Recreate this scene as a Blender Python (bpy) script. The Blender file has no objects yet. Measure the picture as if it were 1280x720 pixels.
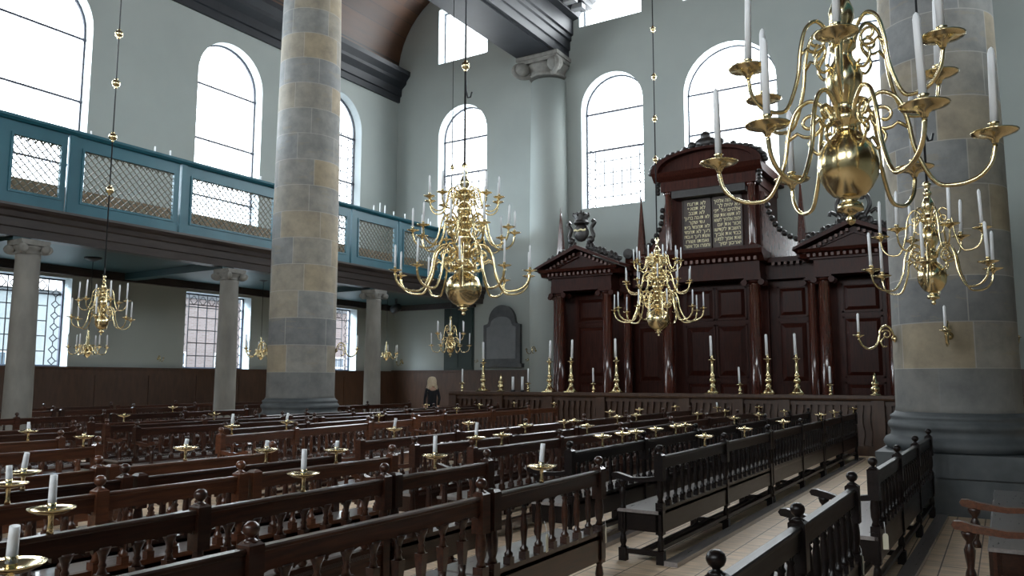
import bpy, math, random
from mathutils import Vector, Matrix
random.seed(7)
PI = math.pi
scene = bpy.context.scene
COL = scene.collection
XC = -7.1            # axis of the nave
XL = -21.1           # left wall
XR = 6.9             # right wall
YA = 25.0            # end wall behind the ark
YB = -12.0           # wall behind the visitor
ZT = 22.5

# ------------------------------------------------------------------ mesh helper
class MB:
    def __init__(self):
        self.v = []; self.f = []; self.s = []
    def add(self, vs, fs, smooth=False):
        n = len(self.v)
        self.v += [tuple(p) for p in vs]
        for f in fs:
            self.f.append([i + n for i in f]); self.s.append(smooth)
        return self
    def box(self, x0, x1, y0, y1, z0, z1):
        vs = [(x0,y0,z0),(x1,y0,z0),(x1,y1,z0),(x0,y1,z0),(x0,y0,z1),(x1,y0,z1),(x1,y1,z1),(x0,y1,z1)]
        return self.add(vs, [(3,2,1,0),(4,5,6,7),(0,1,5,4),(1,2,6,5),(2,3,7,6),(3,0,4,7)])
    def taper(self, cx, cy, z0, z1, a0, a1):
        vs = []
        for a, z in ((a0,z0),(a1,z1)):
            vs += [(cx-a,cy-a,z),(cx+a,cy-a,z),(cx+a,cy+a,z),(cx-a,cy+a,z)]
        return self.add(vs, [(3,2,1,0),(4,5,6,7),(0,1,5,4),(1,2,6,5),(2,3,7,6),(3,0,4,7)])
    def lathe(self, prof, seg=16, c=(0,0,0), smooth=True, a0=0.0, a1=2*PI):
        full = abs(a1 - a0 - 2*PI) < 1e-6
        m = seg if full else seg + 1
        vs = []; fs = []
        for r, z in prof:
            for k in range(m):
                a = a0 + (a1-a0)*k/seg
                vs.append((c[0]+r*math.cos(a), c[1]+r*math.sin(a), c[2]+z))
        for i in range(len(prof)-1):
            for k in range(seg):
                k2 = (k+1) % m
                fs.append((i*m+k, i*m+k2, (i+1)*m+k2, (i+1)*m+k))
        self.add(vs, fs, smooth)
        if full:
            n = len(self.v) - len(vs)
            if prof[0][0] > 1e-4: self.f.append([n+k for k in range(m-1,-1,-1)]); self.s.append(False)
            if prof[-1][0] > 1e-4: self.f.append([n+(len(prof)-1)*m+k for k in range(m)]); self.s.append(False)
        return self
    def tube(self, pts, r, seg=8, flat=1.0):
        pts = [Vector(p) for p in pts]; n = len(pts)
        rs = r if isinstance(r, (list, tuple)) else [r]*n
        t0 = (pts[1]-pts[0]).normalized()
        up = Vector((0,0,1)) if abs(t0.z) < 0.9 else Vector((1,0,0))
        nrm = t0.cross(up).normalized()
        vs = []; fs = []
        for i, p in enumerate(pts):
            t = (pts[min(i+1,n-1)] - pts[max(i-1,0)]).normalized()
            nrm = (nrm - t*nrm.dot(t)).normalized()
            b = t.cross(nrm)
            for k in range(seg):
                a = 2*PI*k/seg
                vs.append(p + nrm*math.cos(a)*rs[i]*flat + b*math.sin(a)*rs[i])
        for i in range(n-1):
            for k in range(seg):
                k2 = (k+1) % seg
                fs.append((i*seg+k, i*seg+k2, (i+1)*seg+k2, (i+1)*seg+k))
        self.add(vs, fs, True)
        m = len(self.v) - len(vs)
        self.f.append([m+k for k in range(seg-1,-1,-1)]); self.s.append(False)
        self.f.append([m+(n-1)*seg+k for k in range(seg)]); self.s.append(False)
        return self
    def ext(self, poly, axis, a, b, smooth=False):
        def P(u, w, t):
            return (t,u,w) if axis == 'x' else (u,t,w) if axis == 'y' else (u,w,t)
        n = len(poly)
        vs = [P(u,w,a) for u,w in poly] + [P(u,w,b) for u,w in poly]
        m = len(self.v)
        self.v += vs
        for i in range(n):
            j = (i+1) % n
            self.f.append([m+i, m+j, m+n+j, m+n+i]); self.s.append(smooth)
        self.f.append([m+i for i in range(n-1,-1,-1)]); self.s.append(False)
        self.f.append([m+n+i for i in range(n)]); self.s.append(False)
        return self
    def blob(self, c, rx, ry, rz, seg=8, rings=5):
        vs = []; fs = []
        for i in range(rings+1):
            th = PI*i/rings
            for k in range(seg):
                a = 2*PI*k/seg
                vs.append((c[0]+rx*math.sin(th)*math.cos(a), c[1]+ry*math.sin(th)*math.sin(a), c[2]-rz*math.cos(th)))
        for i in range(rings):
            for k in range(seg):
                k2 = (k+1) % seg
                fs.append((i*seg+k, i*seg+k2, (i+1)*seg+k2, (i+1)*seg+k))
        return self.add(vs, fs, True)
    def mesh(self, name, mat):
        me = bpy.data.meshes.new(name)
        me.from_pydata(self.v, [], self.f)
        me.polygons.foreach_set('use_smooth', self.s)
        if mat: me.materials.append(mat)
        me.update()
        return me

def ob(name, data, mat=None, parent=None, loc=(0,0,0), rz=0.0, rx=0.0, ry=0.0, label=None):
    if isinstance(data, MB): data = data.mesh(name, mat)
    o = bpy.data.objects.new(name, data)
    COL.objects.link(o)
    o.parent = parent
    o.location = loc; o.rotation_euler = (rx, ry, rz)
    if label: o['label'] = label
    return o
def tag(o, label, cat, group=None, kind=None):
    o['label'] = label; o['category'] = cat
    if group: o['group'] = group
    if kind: o['kind'] = kind
    return o
def thing(name, label, cat, loc=(0,0,0), rz=0.0, group=None, kind=None):
    o = bpy.data.objects.new(name, None)
    o.empty_display_size = 0.1
    COL.objects.link(o); o.location = loc; o.rotation_euler = (0,0,rz)
    return tag(o, label, cat, group, kind)
def copy_tree(o, parent=None):
    c = o.copy(); COL.objects.link(c)
    if parent is not None: c.parent = parent
    for ch in list(o.children):
        copy_tree(ch, c)
    return c
def dup(o, loc, rz=0.0, label=None, group=None):
    c = copy_tree(o); c.location = loc; c.rotation_euler = (0,0,rz)
    if label: c['label'] = label
    if group: c['group'] = group
    return c
ORD = ['first','second','third','fourth','fifth','sixth','seventh','eighth','ninth','tenth','eleventh','twelfth','thirteenth','fourteenth']

# ------------------------------------------------------------------ materials
class NT:
    def __init__(self, name):
        self.m = bpy.data.materials.new(name); self.m.use_nodes = True
        self.t = self.m.node_tree
        self.t.nodes.clear()
        self.out = self.t.nodes.new('ShaderNodeOutputMaterial')
    def n(self, typ, **kw):
        x = self.t.nodes.new(typ)
        for k, v in kw.items():
            if k.startswith('i_'):
                x.inputs[k[2:].replace('_',' ')].default_value = v
            else: setattr(x, k, v)
        return x
    def l(self, a, b): self.t.links.new(a, b)
    def math(self, op, a, b=None, c=None):
        x = self.n('ShaderNodeMath', operation=op)
        for i, q in enumerate((a, b, c)):
            if q is None: continue
            if isinstance(q, (int, float)): x.inputs[i].default_value = q
            else: self.l(q, x.inputs[i])
        return x.outputs[0]
    def ramp(self, fac, stops):
        r = self.n('ShaderNodeValToRGB')
        e = r.color_ramp.elements
        while len(e) < len(stops): e.new(0.5)
        for i, (p, c) in enumerate(stops):
            e[i].position = p; e[i].color = (*c, 1)
        if fac is not None: self.l(fac, r.inputs[0])
        return r.outputs[0]
    def mix(self, fac, a, b, typ='MIX'):
        x = self.n('ShaderNodeMix', data_type='RGBA', blend_type=typ)
        for q, i in ((fac,0),(a,6),(b,7)):
            if isinstance(q, (int,float)): x.inputs[i].default_value = q
            elif isinstance(q, tuple): x.inputs[i].default_value = (*q, 1)
            else: self.l(q, x.inputs[i])
        return x.outputs[2]
    def coord(self, scale=(1,1,1), rot=(0,0,0), kind='Object'):
        tc = self.n('ShaderNodeTexCoord'); mp = self.n('ShaderNodeMapping')
        mp.inputs['Scale'].default_value = scale; mp.inputs['Rotation'].default_value = rot
        self.l(tc.outputs[kind], mp.inputs[0])
        return mp.outputs[0]
    def noise(self, vec, scale=1.0, detail=4.0, rough=0.55):
        x = self.n('ShaderNodeTexNoise')
        x.inputs['Scale'].default_value = scale; x.inputs['Detail'].default_value = detail; x.inputs['Roughness'].default_value = rough
        if vec is not None: self.l(vec, x.inputs['Vector'])
        return x.outputs[0]
    def bsdf(self, color, rough=0.5, metal=0.0, bump=None, bstr=0.2, spec=None, coat=0.0):
        b = self.n('ShaderNodeBsdfPrincipled')
        if isinstance(color, tuple): b.inputs['Base Color'].default_value = (*color, 1)
        else: self.l(color, b.inputs['Base Color'])
        if isinstance(rough, (int,float)): b.inputs['Roughness'].default_value = rough
        else: self.l(rough, b.inputs['Roughness'])
        b.inputs['Metallic'].default_value = metal
        if spec is not None: b.inputs['Specular IOR Level'].default_value = spec
        if coat: b.inputs['Coat Weight'].default_value = coat; b.inputs['Coat Roughness'].default_value = 0.08
        if bump is not None:
            bp = self.n('ShaderNodeBump'); bp.inputs['Strength'].default_value = bstr; bp.inputs['Distance'].default_value = 0.02
            self.l(bump, bp.inputs['Height']); self.l(bp.outputs[0], b.inputs['Normal'])
        self.l(b.outputs[0], self.out.inputs[0])
        return b

def m_plain(name, a, b=None, scale=2.0, rough=0.6, metal=0.0, stretch=(1,1,1), bstr=0.0, spec=None, coat=0.0):
    t = NT(name)
    if b is None:
        t.bsdf(a, rough, metal, spec=spec, coat=coat); return t.m
    nz = t.noise(t.coord(stretch), scale, 5)
    c = t.ramp(nz, [(0.32, a), (0.68, b)])
    t.bsdf(c, rough, metal, nz if bstr else None, bstr, spec, coat)
    return t.m

def m_wood(name, a, b, grain=(14,1.2,14), scale=3.0, rough=0.3, vary=0.5, coat=0.0, spec=0.5):
    t = NT(name)
    nz = t.noise(t.coord(grain), scale, 6, 0.6)
    c = t.ramp(nz, [(0.28, a), (0.72, b)])
    oi = t.n('ShaderNodeObjectInfo')
    hv = t.n('ShaderNodeHueSaturation')
    hv.inputs['Hue'].default_value = 0.5; hv.inputs['Saturation'].default_value = 1.0
    t.l(t.math('MULTIPLY_ADD', oi.outputs['Random'], vary, 1.0 - vary*0.5), hv.inputs['Value'])
    t.l(c, hv.inputs['Color'])
    rg = t.math('MULTIPLY_ADD', nz, 0.16, rough - 0.08)
    t.bsdf(hv.outputs[0], rg, 0.0, None, 0.05, spec, coat)
    return t.m

def m_stone_column(name):
    t = NT(name)
    tc = t.n('ShaderNodeTexCoord'); sp = t.n('ShaderNodeSeparateXYZ'); t.l(tc.outputs['Object'], sp.inputs[0])
    x, y, z = sp.outputs
    zc = t.math('DIVIDE', t.math('SUBTRACT', z, 0.03), 0.605)
    course = t.math('FLOOR', zc)
    ang = t.math('ARCTAN2', y, x)
    wn0 = t.n('ShaderNodeTexWhiteNoise', noise_dimensions='1D'); t.l(course, wn0.inputs['W'])
    au = t.math('ADD', t.math('MULTIPLY', ang, 5/(2*PI)), t.math('MULTIPLY', wn0.outputs[0], 5.0))
    blk = t.math('FLOOR', au)
    cv = t.n('ShaderNodeCombineXYZ'); t.l(course, cv.inputs[0]); t.l(blk, cv.inputs[1])
    wn = t.n('ShaderNodeTexWhiteNoise', noise_dimensions='3D'); t.l(cv.outputs[0], wn.inputs['Vector'])
    base = t.ramp(t.math('ADD', t.math('MULTIPLY', wn0.outputs[0], 0.55), t.math('MULTIPLY', wn.outputs[0], 0.45)), [(0.0,(0.15,0.155,0.158)),(0.3,(0.22,0.22,0.21)),(0.46,(0.185,0.195,0.205)),(0.6,(0.245,0.23,0.20)),(0.72,(0.305,0.25,0.17)),(1.0,(0.235,0.225,0.20))])
    nz = t.noise(tc.outputs['Object'], 3.2, 8, 0.65)
    st = t.noise(t.coord((2.0,2.0,9.0)), 1.0, 5, 0.6)
    c = t.mix(0.6, base, t.ramp(nz, [(0.3,(0.55,0.55,0.55)),(0.7,(1.45,1.4,1.3))]), 'MULTIPLY')
    c = t.mix(t.math('MULTIPLY', t.math('GREATER_THAN', st, 0.6), 0.28), c, (0.27,0.225,0.15))
    jz = t.math('LESS_THAN', t.math('FRACT', zc), 0.022)
    ja = t.math('LESS_THAN', t.math('FRACT', au), 0.016)
    j = t.math('MULTIPLY', t.math('MAXIMUM', jz, ja), 0.55)
    c = t.mix(j, c, (0.42,0.40,0.36))
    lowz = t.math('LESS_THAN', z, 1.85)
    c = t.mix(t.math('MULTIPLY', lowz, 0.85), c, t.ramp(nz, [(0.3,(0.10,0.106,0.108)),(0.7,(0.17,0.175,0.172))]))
    t.bsdf(c, 0.75, 0.0, nz, 0.25)
    return t.m

def m_planks(name, a, b, width, length, seam, rough=0.5, rotz=PI/2, bstr=0.1, streak=(2,14,2)):
    t = NT(name)
    br = t.n('ShaderNodeTexBrick')
    br.inputs['Scale'].default_value = 1.0; br.inputs['Brick Width'].default_value = length; br.inputs['Row Height'].default_value = width
    br.inputs['Mortar Size'].default_value = 0.006; br.inputs['Bias'].default_value = 0.0
    br.inputs['Color1'].default_value = (*a,1); br.inputs['Color2'].default_value = (*b,1); br.inputs['Mortar'].default_value = (*seam,1)
    t.l(t.coord((1,1,1),(0,0,rotz)), br.inputs['Vector'])
    nz = t.noise(t.coord(streak), 1.2, 7, 0.65)
    c = t.mix(0.7, br.outputs[0], t.ramp(nz, [(0.3,(0.6,0.6,0.6)),(0.7,(1.4,1.35,1.3))]), 'MULTIPLY')
    t.bsdf(c, rough, 0.0, nz, bstr)
    return t.m

def m_brick(name, a, b, mort):
    t = NT(name)
    br = t.n('ShaderNodeTexBrick')
    br.inputs['Scale'].default_value = 1.0; br.inputs['Brick Width'].default_value = 0.24; br.inputs['Row Height'].default_value = 0.075
    br.inputs['Mortar Size'].default_value = 0.008
    br.inputs['Color1'].default_value = (*a,1); br.inputs['Color2'].default_value = (*b,1); br.inputs['Mortar'].default_value = (*mort,1)
    tc = t.n('ShaderNodeTexCoord'); sp = t.n('ShaderNodeSeparateXYZ'); t.l(tc.outputs['Object'], sp.inputs[0])
    cb = t.n('ShaderNodeCombineXYZ'); t.l(sp.outputs[1], cb.inputs[0]); t.l(sp.outputs[2], cb.inputs[1])
    t.l(cb.outputs[0], br.inputs['Vector'])
    t.bsdf(br.outputs[0], 0.85)
    return t.m

def m_glass(name):
    t = NT(name)
    tr = t.n('ShaderNodeBsdfTransparent'); tr.inputs[0].default_value = (0.97,0.985,0.98,1)
    gl = t.n('ShaderNodeBsdfGlossy'); gl.inputs['Roughness'].default_value = 0.05
    fr = t.n('ShaderNodeFresnel'); fr.inputs[0].default_value = 1.45
    mx = t.n('ShaderNodeMixShader')
    t.l(t.math('MULTIPLY', fr.outputs[0], 0.5), mx.inputs[0]); t.l(tr.outputs[0], mx.inputs[1]); t.l(gl.outputs[0], mx.inputs[2])
    t.l(mx.outputs[0], t.out.inputs[0])
    return t.m

def m_brass(name):
    t = NT(name)
    nz = t.noise(t.coord((1,1,1)), 9.0, 3)
    c = t.ramp(nz, [(0.3,(0.70,0.56,0.29)),(0.7,(0.88,0.75,0.46))])
    t.bsdf(c, t.math('MULTIPLY_ADD', nz, 0.12, 0.13), 1.0)
    return t.m

PLASTER = m_plain('plaster', (0.31,0.342,0.322), (0.342,0.372,0.352), 0.6, 0.85)
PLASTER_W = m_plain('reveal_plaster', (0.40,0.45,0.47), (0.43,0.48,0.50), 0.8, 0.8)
STONE = m_stone_column('sandstone_blocks')
STONE_BASE = m_plain('grey_base_stone', (0.055,0.062,0.066), (0.095,0.104,0.108), 3.0, 0.7, bstr=0.15)
STONE_GAL = m_plain('pale_column_stone', (0.18,0.172,0.155), (0.25,0.238,0.212), 4.0, 0.75, bstr=0.1, stretch=(1,1,0.4))
STONE_CAP = m_plain('capital_stone', (0.15,0.145,0.13), (0.22,0.21,0.19), 6.0, 0.8, bstr=0.2)
STONE_DARK = m_plain('dark_memorial_stone', (0.045,0.05,0.055), (0.075,0.08,0.085), 4.0, 0.5)
STONE_SLAB = m_plain('slate_slab', (0.13,0.14,0.15), (0.17,0.18,0.19), 3.0, 0.45)
BENCH = m_wood('bench_wood', (0.013,0.0055,0.0038), (0.058,0.0185,0.0088), rough=0.32, vary=0.9, coat=0.4, spec=0.35)
BENCH_RED = m_wood('bench_wood_reddish', (0.040,0.0130,0.0065), (0.135,0.044,0.0175), rough=0.32, vary=0.6, coat=0.5)  # redder wood; warm light on the left rows is put into this colour
BENCH_DARK = m_wood('bench_wood_dark', (0.004,0.0032,0.0034), (0.012,0.0072,0.0066), rough=0.34, vary=0.6, coat=0.10, spec=0.2)
SEAT = m_wood('seat_wood_sheen', (0.17,0.15,0.145), (0.28,0.25,0.24), rough=0.30, vary=0.4, coat=1.0)  # paler than the bench wood: window reflections on varnish put into the colour
ARK = m_wood('ark_wood', (0.015,0.0042,0.0030), (0.052,0.0135,0.0085), grain=(8,8,0.9), rough=0.34, vary=0.25, coat=0.0, spec=0.13)
ARK_RED = m_wood('ark_column_wood', (0.034,0.0085,0.0055), (0.085,0.021,0.0125), grain=(10,10,1.0), rough=0.18, vary=0.25, coat=0.6)
ARK_CARVE = m_plain('carved_ebony', (0.009,0.008,0.008), (0.024,0.019,0.017), 8.0, 0.4)
DADO = m_wood('dado_wood', (0.040,0.020,0.0115), (0.080,0.038,0.021), grain=(4,4,0.8), rough=0.42, vary=0.1)
DENTIL = m_plain('dentil_wood', (0.075,0.030,0.021), (0.11,0.045,0.031), 6.0, 0.45)
BEAM = m_plain('painted_beam', (0.011,0.0125,0.016), (0.018,0.020,0.025), 1.5, 0.5, spec=0.3)
BEAM_WHITE = m_plain('pale_block_paint', (0.42,0.43,0.44), None, rough=0.6)
VAULT = m_planks('vault_boards', (0.048,0.019,0.008), (0.095,0.038,0.014), 0.34, 6.0, (0.014,0.007,0.004), 0.5, PI/2, streak=(3,0.5,3))
BLUE = m_plain('blue_green_paint', (0.009,0.092,0.130), (0.013,0.110,0.150), 1.5, 0.45)
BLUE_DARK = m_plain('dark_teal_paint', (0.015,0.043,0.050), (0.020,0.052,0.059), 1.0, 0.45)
LATTICE = m_plain('lattice_wood', (0.075,0.075,0.055), (0.12,0.11,0.075), 6.0, 0.6)
FASCIA = m_wood('fascia_wood', (0.018,0.0125,0.011), (0.040,0.028,0.024), grain=(6,0.8,6), rough=0.4, vary=0.1)
GALWOOD = m_wood('gallery_wood', (0.17,0.10,0.05), (0.32,0.20,0.105), rough=0.5, vary=0.4)
FLOOR = m_planks('sandy_boards', (0.68,0.51,0.35), (0.78,0.60,0.42), 0.30, 3.4, (0.16,0.115,0.08), 0.6)
BRASS = m_brass('polished_brass')
WAX = m_plain('white_wax', (0.92,0.94,0.97), (0.94,0.96,0.98), 4.0, 0.45)
IRON = m_plain('dark_iron', (0.02,0.022,0.026), None, rough=0.5, metal=0.3)
LEAD = m_plain('lead_came', (0.030,0.032,0.040), None, rough=0.6)
FRAMEM = m_plain('window_frame_iron', (0.035,0.04,0.06), None, rough=0.5)
GLASS = m_glass('window_glass')
GREEN = m_plain('dark_green_paint', (0.006,0.018,0.014), (0.009,0.024,0.019), 1.0, 0.5)
GOLD = m_plain('gold_leaf', (0.80,0.72,0.44), None, rough=0.5)
TABLET = m_plain('tablet_wood', (0.035,0.022,0.018), (0.055,0.034,0.027), 5.0, 0.4)
SKIN = m_plain('skin', (0.55,0.33,0.24), None, rough=0.5)
HAIR = m_plain('blonde_hair', (0.48,0.37,0.24), (0.80,0.68,0.50), 30.0, 0.5, stretch=(4,4,0.4))
BLACKCLOTH = m_plain('black_cloth', (0.006,0.007,0.011), (0.012,0.013,0.018), 20.0, 0.85)
PAPER = m_plain('tag_paper', (0.70,0.66,0.52), None, rough=0.8)
BRICK_PINK = m_brick('pink_brick', (0.175,0.135,0.13), (0.21,0.165,0.163), (0.23,0.215,0.22))
FACADE_W = m_plain('pale_render', (0.32,0.345,0.37), (0.38,0.40,0.42), 0.8, 0.9)
PAVING = m_plain('paving', (0.22,0.22,0.21), (0.30,0.30,0.29), 3.0, 0.9)
SLATE_ROOF = m_plain('roof_slate', (0.07,0.075,0.085), None, rough=0.7)
WINDARK = m_plain('far_window_glass', (0.10,0.13,0.17), None, rough=0.2)
WINWHITE = m_plain('far_window_paint', (0.7,0.7,0.7), None, rough=0.6)

# ------------------------------------------------------------------ camera
yaw, pit, rol, F = 0.553224, 0.114798, 0.00155, 991.2
fw = Vector((-math.sin(yaw)*math.cos(pit), math.cos(yaw)*math.cos(pit), math.sin(pit)))
rt = Vector((math.cos(yaw), math.sin(yaw), 0)); up = rt.cross(fw)
rt, up = rt*math.cos(rol)+up*math.sin(rol), -rt*math.sin(rol)+up*math.cos(rol)
cam = bpy.data.cameras.new('camera'); cam.sensor_width = 36; cam.lens = F/1280*36; cam.clip_end = 300; cam.clip_start = 0.05
co = bpy.data.objects.new('camera', cam); COL.objects.link(co)
m = Matrix.Identity(4)
for i in range(3):
    m[i][0] = rt[i]; m[i][1] = up[i]; m[i][2] = -fw[i]
m[0][3], m[1][3], m[2][3] = 0, 0, 1.7
co.matrix_world = m
scene.camera = co

# ------------------------------------------------------------------ walls with openings
def PL(u, w, d): return (XL-d, u, w)
def PA(u, w, d): return (u, YA+d, w)
def PR(u, w, d): return (XR+d, u, w)
def PB(u, w, d): return (u, YB-d, w)
def loop(a, b, z0, zs, arched, n=18, e=0.0):
    a += e; b -= e; z0 += e
    if not arched: return [(a,z0),(b,z0),(b,zs-e),(a,zs-e)]
    c, r = (a+b)/2, (b-a)/2
    return [(a,z0),(b,z0)] + [(c+r*math.cos(PI*i/n), zs+r*math.sin(PI*i/n)) for i in range(n+1)]
def wall(name, P, u0, u1, bands, depth, label, nofill=()):
    mb = MB(); rv = MB()
    def quad(a, b, c, d): mb.add([P(*a,0),P(*b,0),P(*c,0),P(*d,0)], [(0,1,2,3)])
    for w0, w1, ops in bands:
        u = u0
        for a, b, z0, zs, ar in sorted(ops):
            quad((u,w0),(a,w0),(a,w1),(u,w1))
            if z0 > w0: quad((a,w0),(b,w0),(b,z0),(a,z0))
            if ar:
                lp = loop(a,b,z0,zs,True)[2:]
                for p, q in zip(lp, lp[1:]): quad(q, p, (p[0],w1), (q[0],w1))
            elif zs < w1: quad((a,zs),(b,zs),(b,w1),(a,w1))
            lp = loop(a,b,z0,zs,ar)
            for p, q in zip(lp, lp[1:]+lp[:1]):
                rv.add([P(*p,0),P(*q,0),P(*q,depth),P(*p,depth)], [(0,1,2,3)])
            u = b
        quad((u,w0),(u1,w0),(u1,w1),(u,w1))
    o = ob(name, mb, PLASTER); tag(o, label, 'wall', kind='structure')
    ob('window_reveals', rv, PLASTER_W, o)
    return o

def wbox(mb, P, u0, u1, w0, w1, d0, d1):
    vs = [P(u,w,d) for d in (d0,d1) for u,w in ((u0,w0),(u1,w0),(u1,w1),(u0,w1))]
    mb.add(vs, [(0,1,2,3),(7,6,5,4),(0,4,5,1),(1,5,6,2),(2,6,7,3),(3,7,4,0)])
WN = [0]
def glazing(P, op, depth, label, bars=(), fine=True, cell=(0.32,0.36), thick=0.012, dense=False, split=None):
    a, b, z0, zs, ar = op
    WN[0] += 1
    fr = MB()
    lo, li = loop(a,b,z0,zs,ar), loop(a,b,z0,zs,ar,e=0.045)
    n = len(lo)
    vs = [P(*p,depth-0.06) for p in lo] + [P(*p,depth-0.06) for p in li] + [P(*p,depth) for p in lo] + [P(*p,depth) for p in li]
    fs = []
    for i in range(n):
        j = (i+1) % n
        fs += [(i,j,n+j,n+i), (n+i,n+j,3*n+j,3*n+i), (2*n+i,2*n+j,3*n+j,3*n+i)]
    fr.add(vs, fs)
    o = ob('window_%d' % WN[0], fr, FRAMEM); tag(o, label, 'window', kind='structure')
    pn = MB(); pn.add([P(*p,depth-0.01) for p in lo], [tuple(range(n))])
    ob('glass_pane', pn, GLASS, o)
    c, r = (a+b)/2, (b-a)/2
    def topz(u):
        if not ar: return zs
        return zs + math.sqrt(max(0, r*r-(u-c)**2))
    def half(w):
        if not ar or w <= zs: return r
        return math.sqrt(max(0, r*r-(w-zs)**2))
    sb = MB()
    for w in bars: wbox(sb, P, c-half(w), c+half(w), w-0.03, w+0.03, depth-0.09, depth-0.03)
    if bars: ob('saddle_bar', sb, FRAMEM, o)
    if fine:
        ld = MB(); t = thick; d0, d1 = depth-0.03, depth-0.015
        m_ = 0.34 if not dense else 0.40
        ui = [a+m_+(b-a-2*m_)*k/max(1,round((b-a-2*m_)/cell[0])) for k in range(round((b-a-2*m_)/cell[0])+1)]
        for u in ui:
            if split: wbox(ld, P, u-0.016, u+0.016, z0, split, d0, d1)  # leads thicker below split, thinned above to imitate glare washing them out
            wbox(ld, P, u-t/2, u+t/2, split or z0, topz(u), d0, d1)
        wtop = zs + (r if ar else 0)
        w = z0+cell[1]
        ws = []
        while w < wtop-0.1:
            h = min(half(w)-0.02, r-m_)
            tt = 0.032 if split and w < split else t
            if h > 0: wbox(ld, P, c-h, c+h, w-tt/2, w+tt/2, d0, d1)
            ws.append(w); w += cell[1]
        def line(p, q):
            tt = 0.030 if split and p[1] < split else t
            p = Vector(p); q = Vector(q); dr = (q-p).normalized(); nn = Vector((-dr.y,dr.x))*tt/2
            ld.add([P(*(p+nn),d0),P(*(q+nn),d0),P(*(q-nn),d0),P(*(p-nn),d0)], [(0,1,2,3)])
        # border of elongated hexagons at both sides
        w = z0
        step = cell[1]*0.75
        while w + step < zs:
            for s in (-1,1):
                e0 = c+s*r; cx = c+s*(r-m_/2)
                if dense:
                    wc = w+step*0.5; q = 0.10
                    for p1, p2 in (((cx-q,wc),(cx,wc+q)),((cx,wc+q),(cx+q,wc)),((cx+q,wc),(cx,wc-q)),((cx,wc-q),(cx-q,wc)),((cx,wc+q),(cx,w+step)),((cx,wc-q),(cx,w)),((cx+s*q,wc),(e0,wc))): line(p1, p2)
                    continue
                line((e0,w),(cx-s*-0.06,w+step*0.25)); line((cx+s*0.06,w+step*0.25),(cx+s*0.06,w+step*0.75)); line((cx+s*0.06,w+step*0.75),(e0,w+step))
                line((c+s*(r-m_),w+step*0.5),(cx+s*0.06,w+step*0.25)); line((c+s*(r-m_),w+step*0.5),(cx+s*0.06,w+step*0.75))
            w += step
        if dense:
            wr = zs - 0.42
            wbox(ld, P, a, b, wr-t/2, wr+t/2, d0, d1)
            for u in ui[:-1]:
                um = u + (ui[1]-ui[0])/2
                for s1 in (-1,1):
                    line((um+s1*0.13,wr+0.21),(um,wr+0.36)); line((um+s1*0.13,wr+0.21),(um,wr+0.06))
        ob('leading', ld, LEAD, o)
    return o
def window_light(P, op, depth, nrm, L):
    a, b, z0, zs, ar = op
    zt = zs + ((b-a)/2 if ar else 0)
    li = bpy.data.lights.new('sky_glow', 'AREA'); li.shape = 'RECTANGLE'
    li.size = (b-a)+0.9; li.size_y = (zt-z0)+0.9
    A = li.size*li.size_y
    li.energy = L*A; li.color = (0.93,0.97,1.0)
    o = bpy.data.objects.new('sky_glow', li); COL.objects.link(o)
    o.location = P((a+b)/2, (z0+zt)/2, depth+0.45)
    o.rotation_euler = Vector(nrm).to_track_quat('-Z', 'Z' if abs(nrm[2]) < 0.9 else 'Y').to_euler()
LW = 56.0

# left wall
left_up = [(4.2,6.75,6.75,11.42,True), (9.35,11.88,6.75,11.42,True), (15.3,17.86,6.75,11.42,True), (20.25,22.82,6.75,11.42,True)]
left_lo = [(9.25,11.75,2.02,4.36,False), (15.25,17.72,2.02,4.36,False), (20.3,22.8,2.02,4.36,False)]
wall('wall_left', PL, YB, YA, [(0,5.2,left_lo),(5.2,ZT,left_up)], 0.5, 'pale grey-green plaster wall on the left with arched windows above gallery')
nm = ['tall arched window at left frame edge, above blue gallery parapet','tall arched window left of big stone column, above gallery','tall arched window half hidden behind the big left stone column']
for op, l in zip(left_up[1:], nm):
    glazing(PL, op, 0.42, l, bars=(7.5, 9.35, 11.15), cell=(0.42,0.5), thick=0.008, split=11.6 if op[0] > 20 else None)
glazing(PL, left_up[0], 0.42, 'arched gallery window beyond the left edge of the picture', bars=(9.9,11.2), fine=False)
nm = ['leaded window under gallery, behind the leftmost slim column','leaded window under gallery, behind the middle slim column, brick house outside','leaded window under gallery seen right beside the big left stone column']
for op, l in zip(left_lo, nm):
    glazing(PL, op, 0.42, l, cell=(0.36,0.4), thick=0.028, dense=True)
# end wall
end_up = [(-18.95,-16.6,7.75,11.42,True), (-12.5,-10.12,7.75,11.42,True), (-8.65,-5.6,7.75,11.24,True), (-4.12,-1.74,7.75,11.42,True), (2.4,4.75,7.75,11.42,True)]
end_hi = [(-19.0,-16.6,14.52,16.85,False), (-12.55,-10.12,14.56,17.4,False), (-8.6,-5.6,14.56,17.4,False), (-4.1,-1.7,14.56,17.4,False)]
wall('wall_back', PA, XL, XR, [(0,5.2,[]),(5.2,14.0,end_up),(14.0,ZT,end_hi)], 0.5, 'pale grey-green plaster end wall behind the dark wooden ark')
nm = ['arched window behind the largest chandelier, near the room corner','arched window above the left pediment of the ark','wide arched window above the crowning hood of the ark','arched window behind the nearest chandelier, beside right stone column','arched window hidden behind the right stone column']
for op, l in zip(end_up, nm):
    glazing(PA, op, 0.48, l, bars=(9.9, 11.3), cell=(0.36,0.44), thick=0.009, split=9.9 if op[0] < -9 else None)
nm = ['small square window high under vault, cut by dark beam','square window at top edge beside the beam cornice','square clerestory window above wide arched window','square clerestory window near the right stone column']
for op, l in zip(end_hi, nm):
    glazing(PA, op, 0.48, l, cell=(0.5,0.6), thick=0.01, fine=(l == nm[0]))
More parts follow.
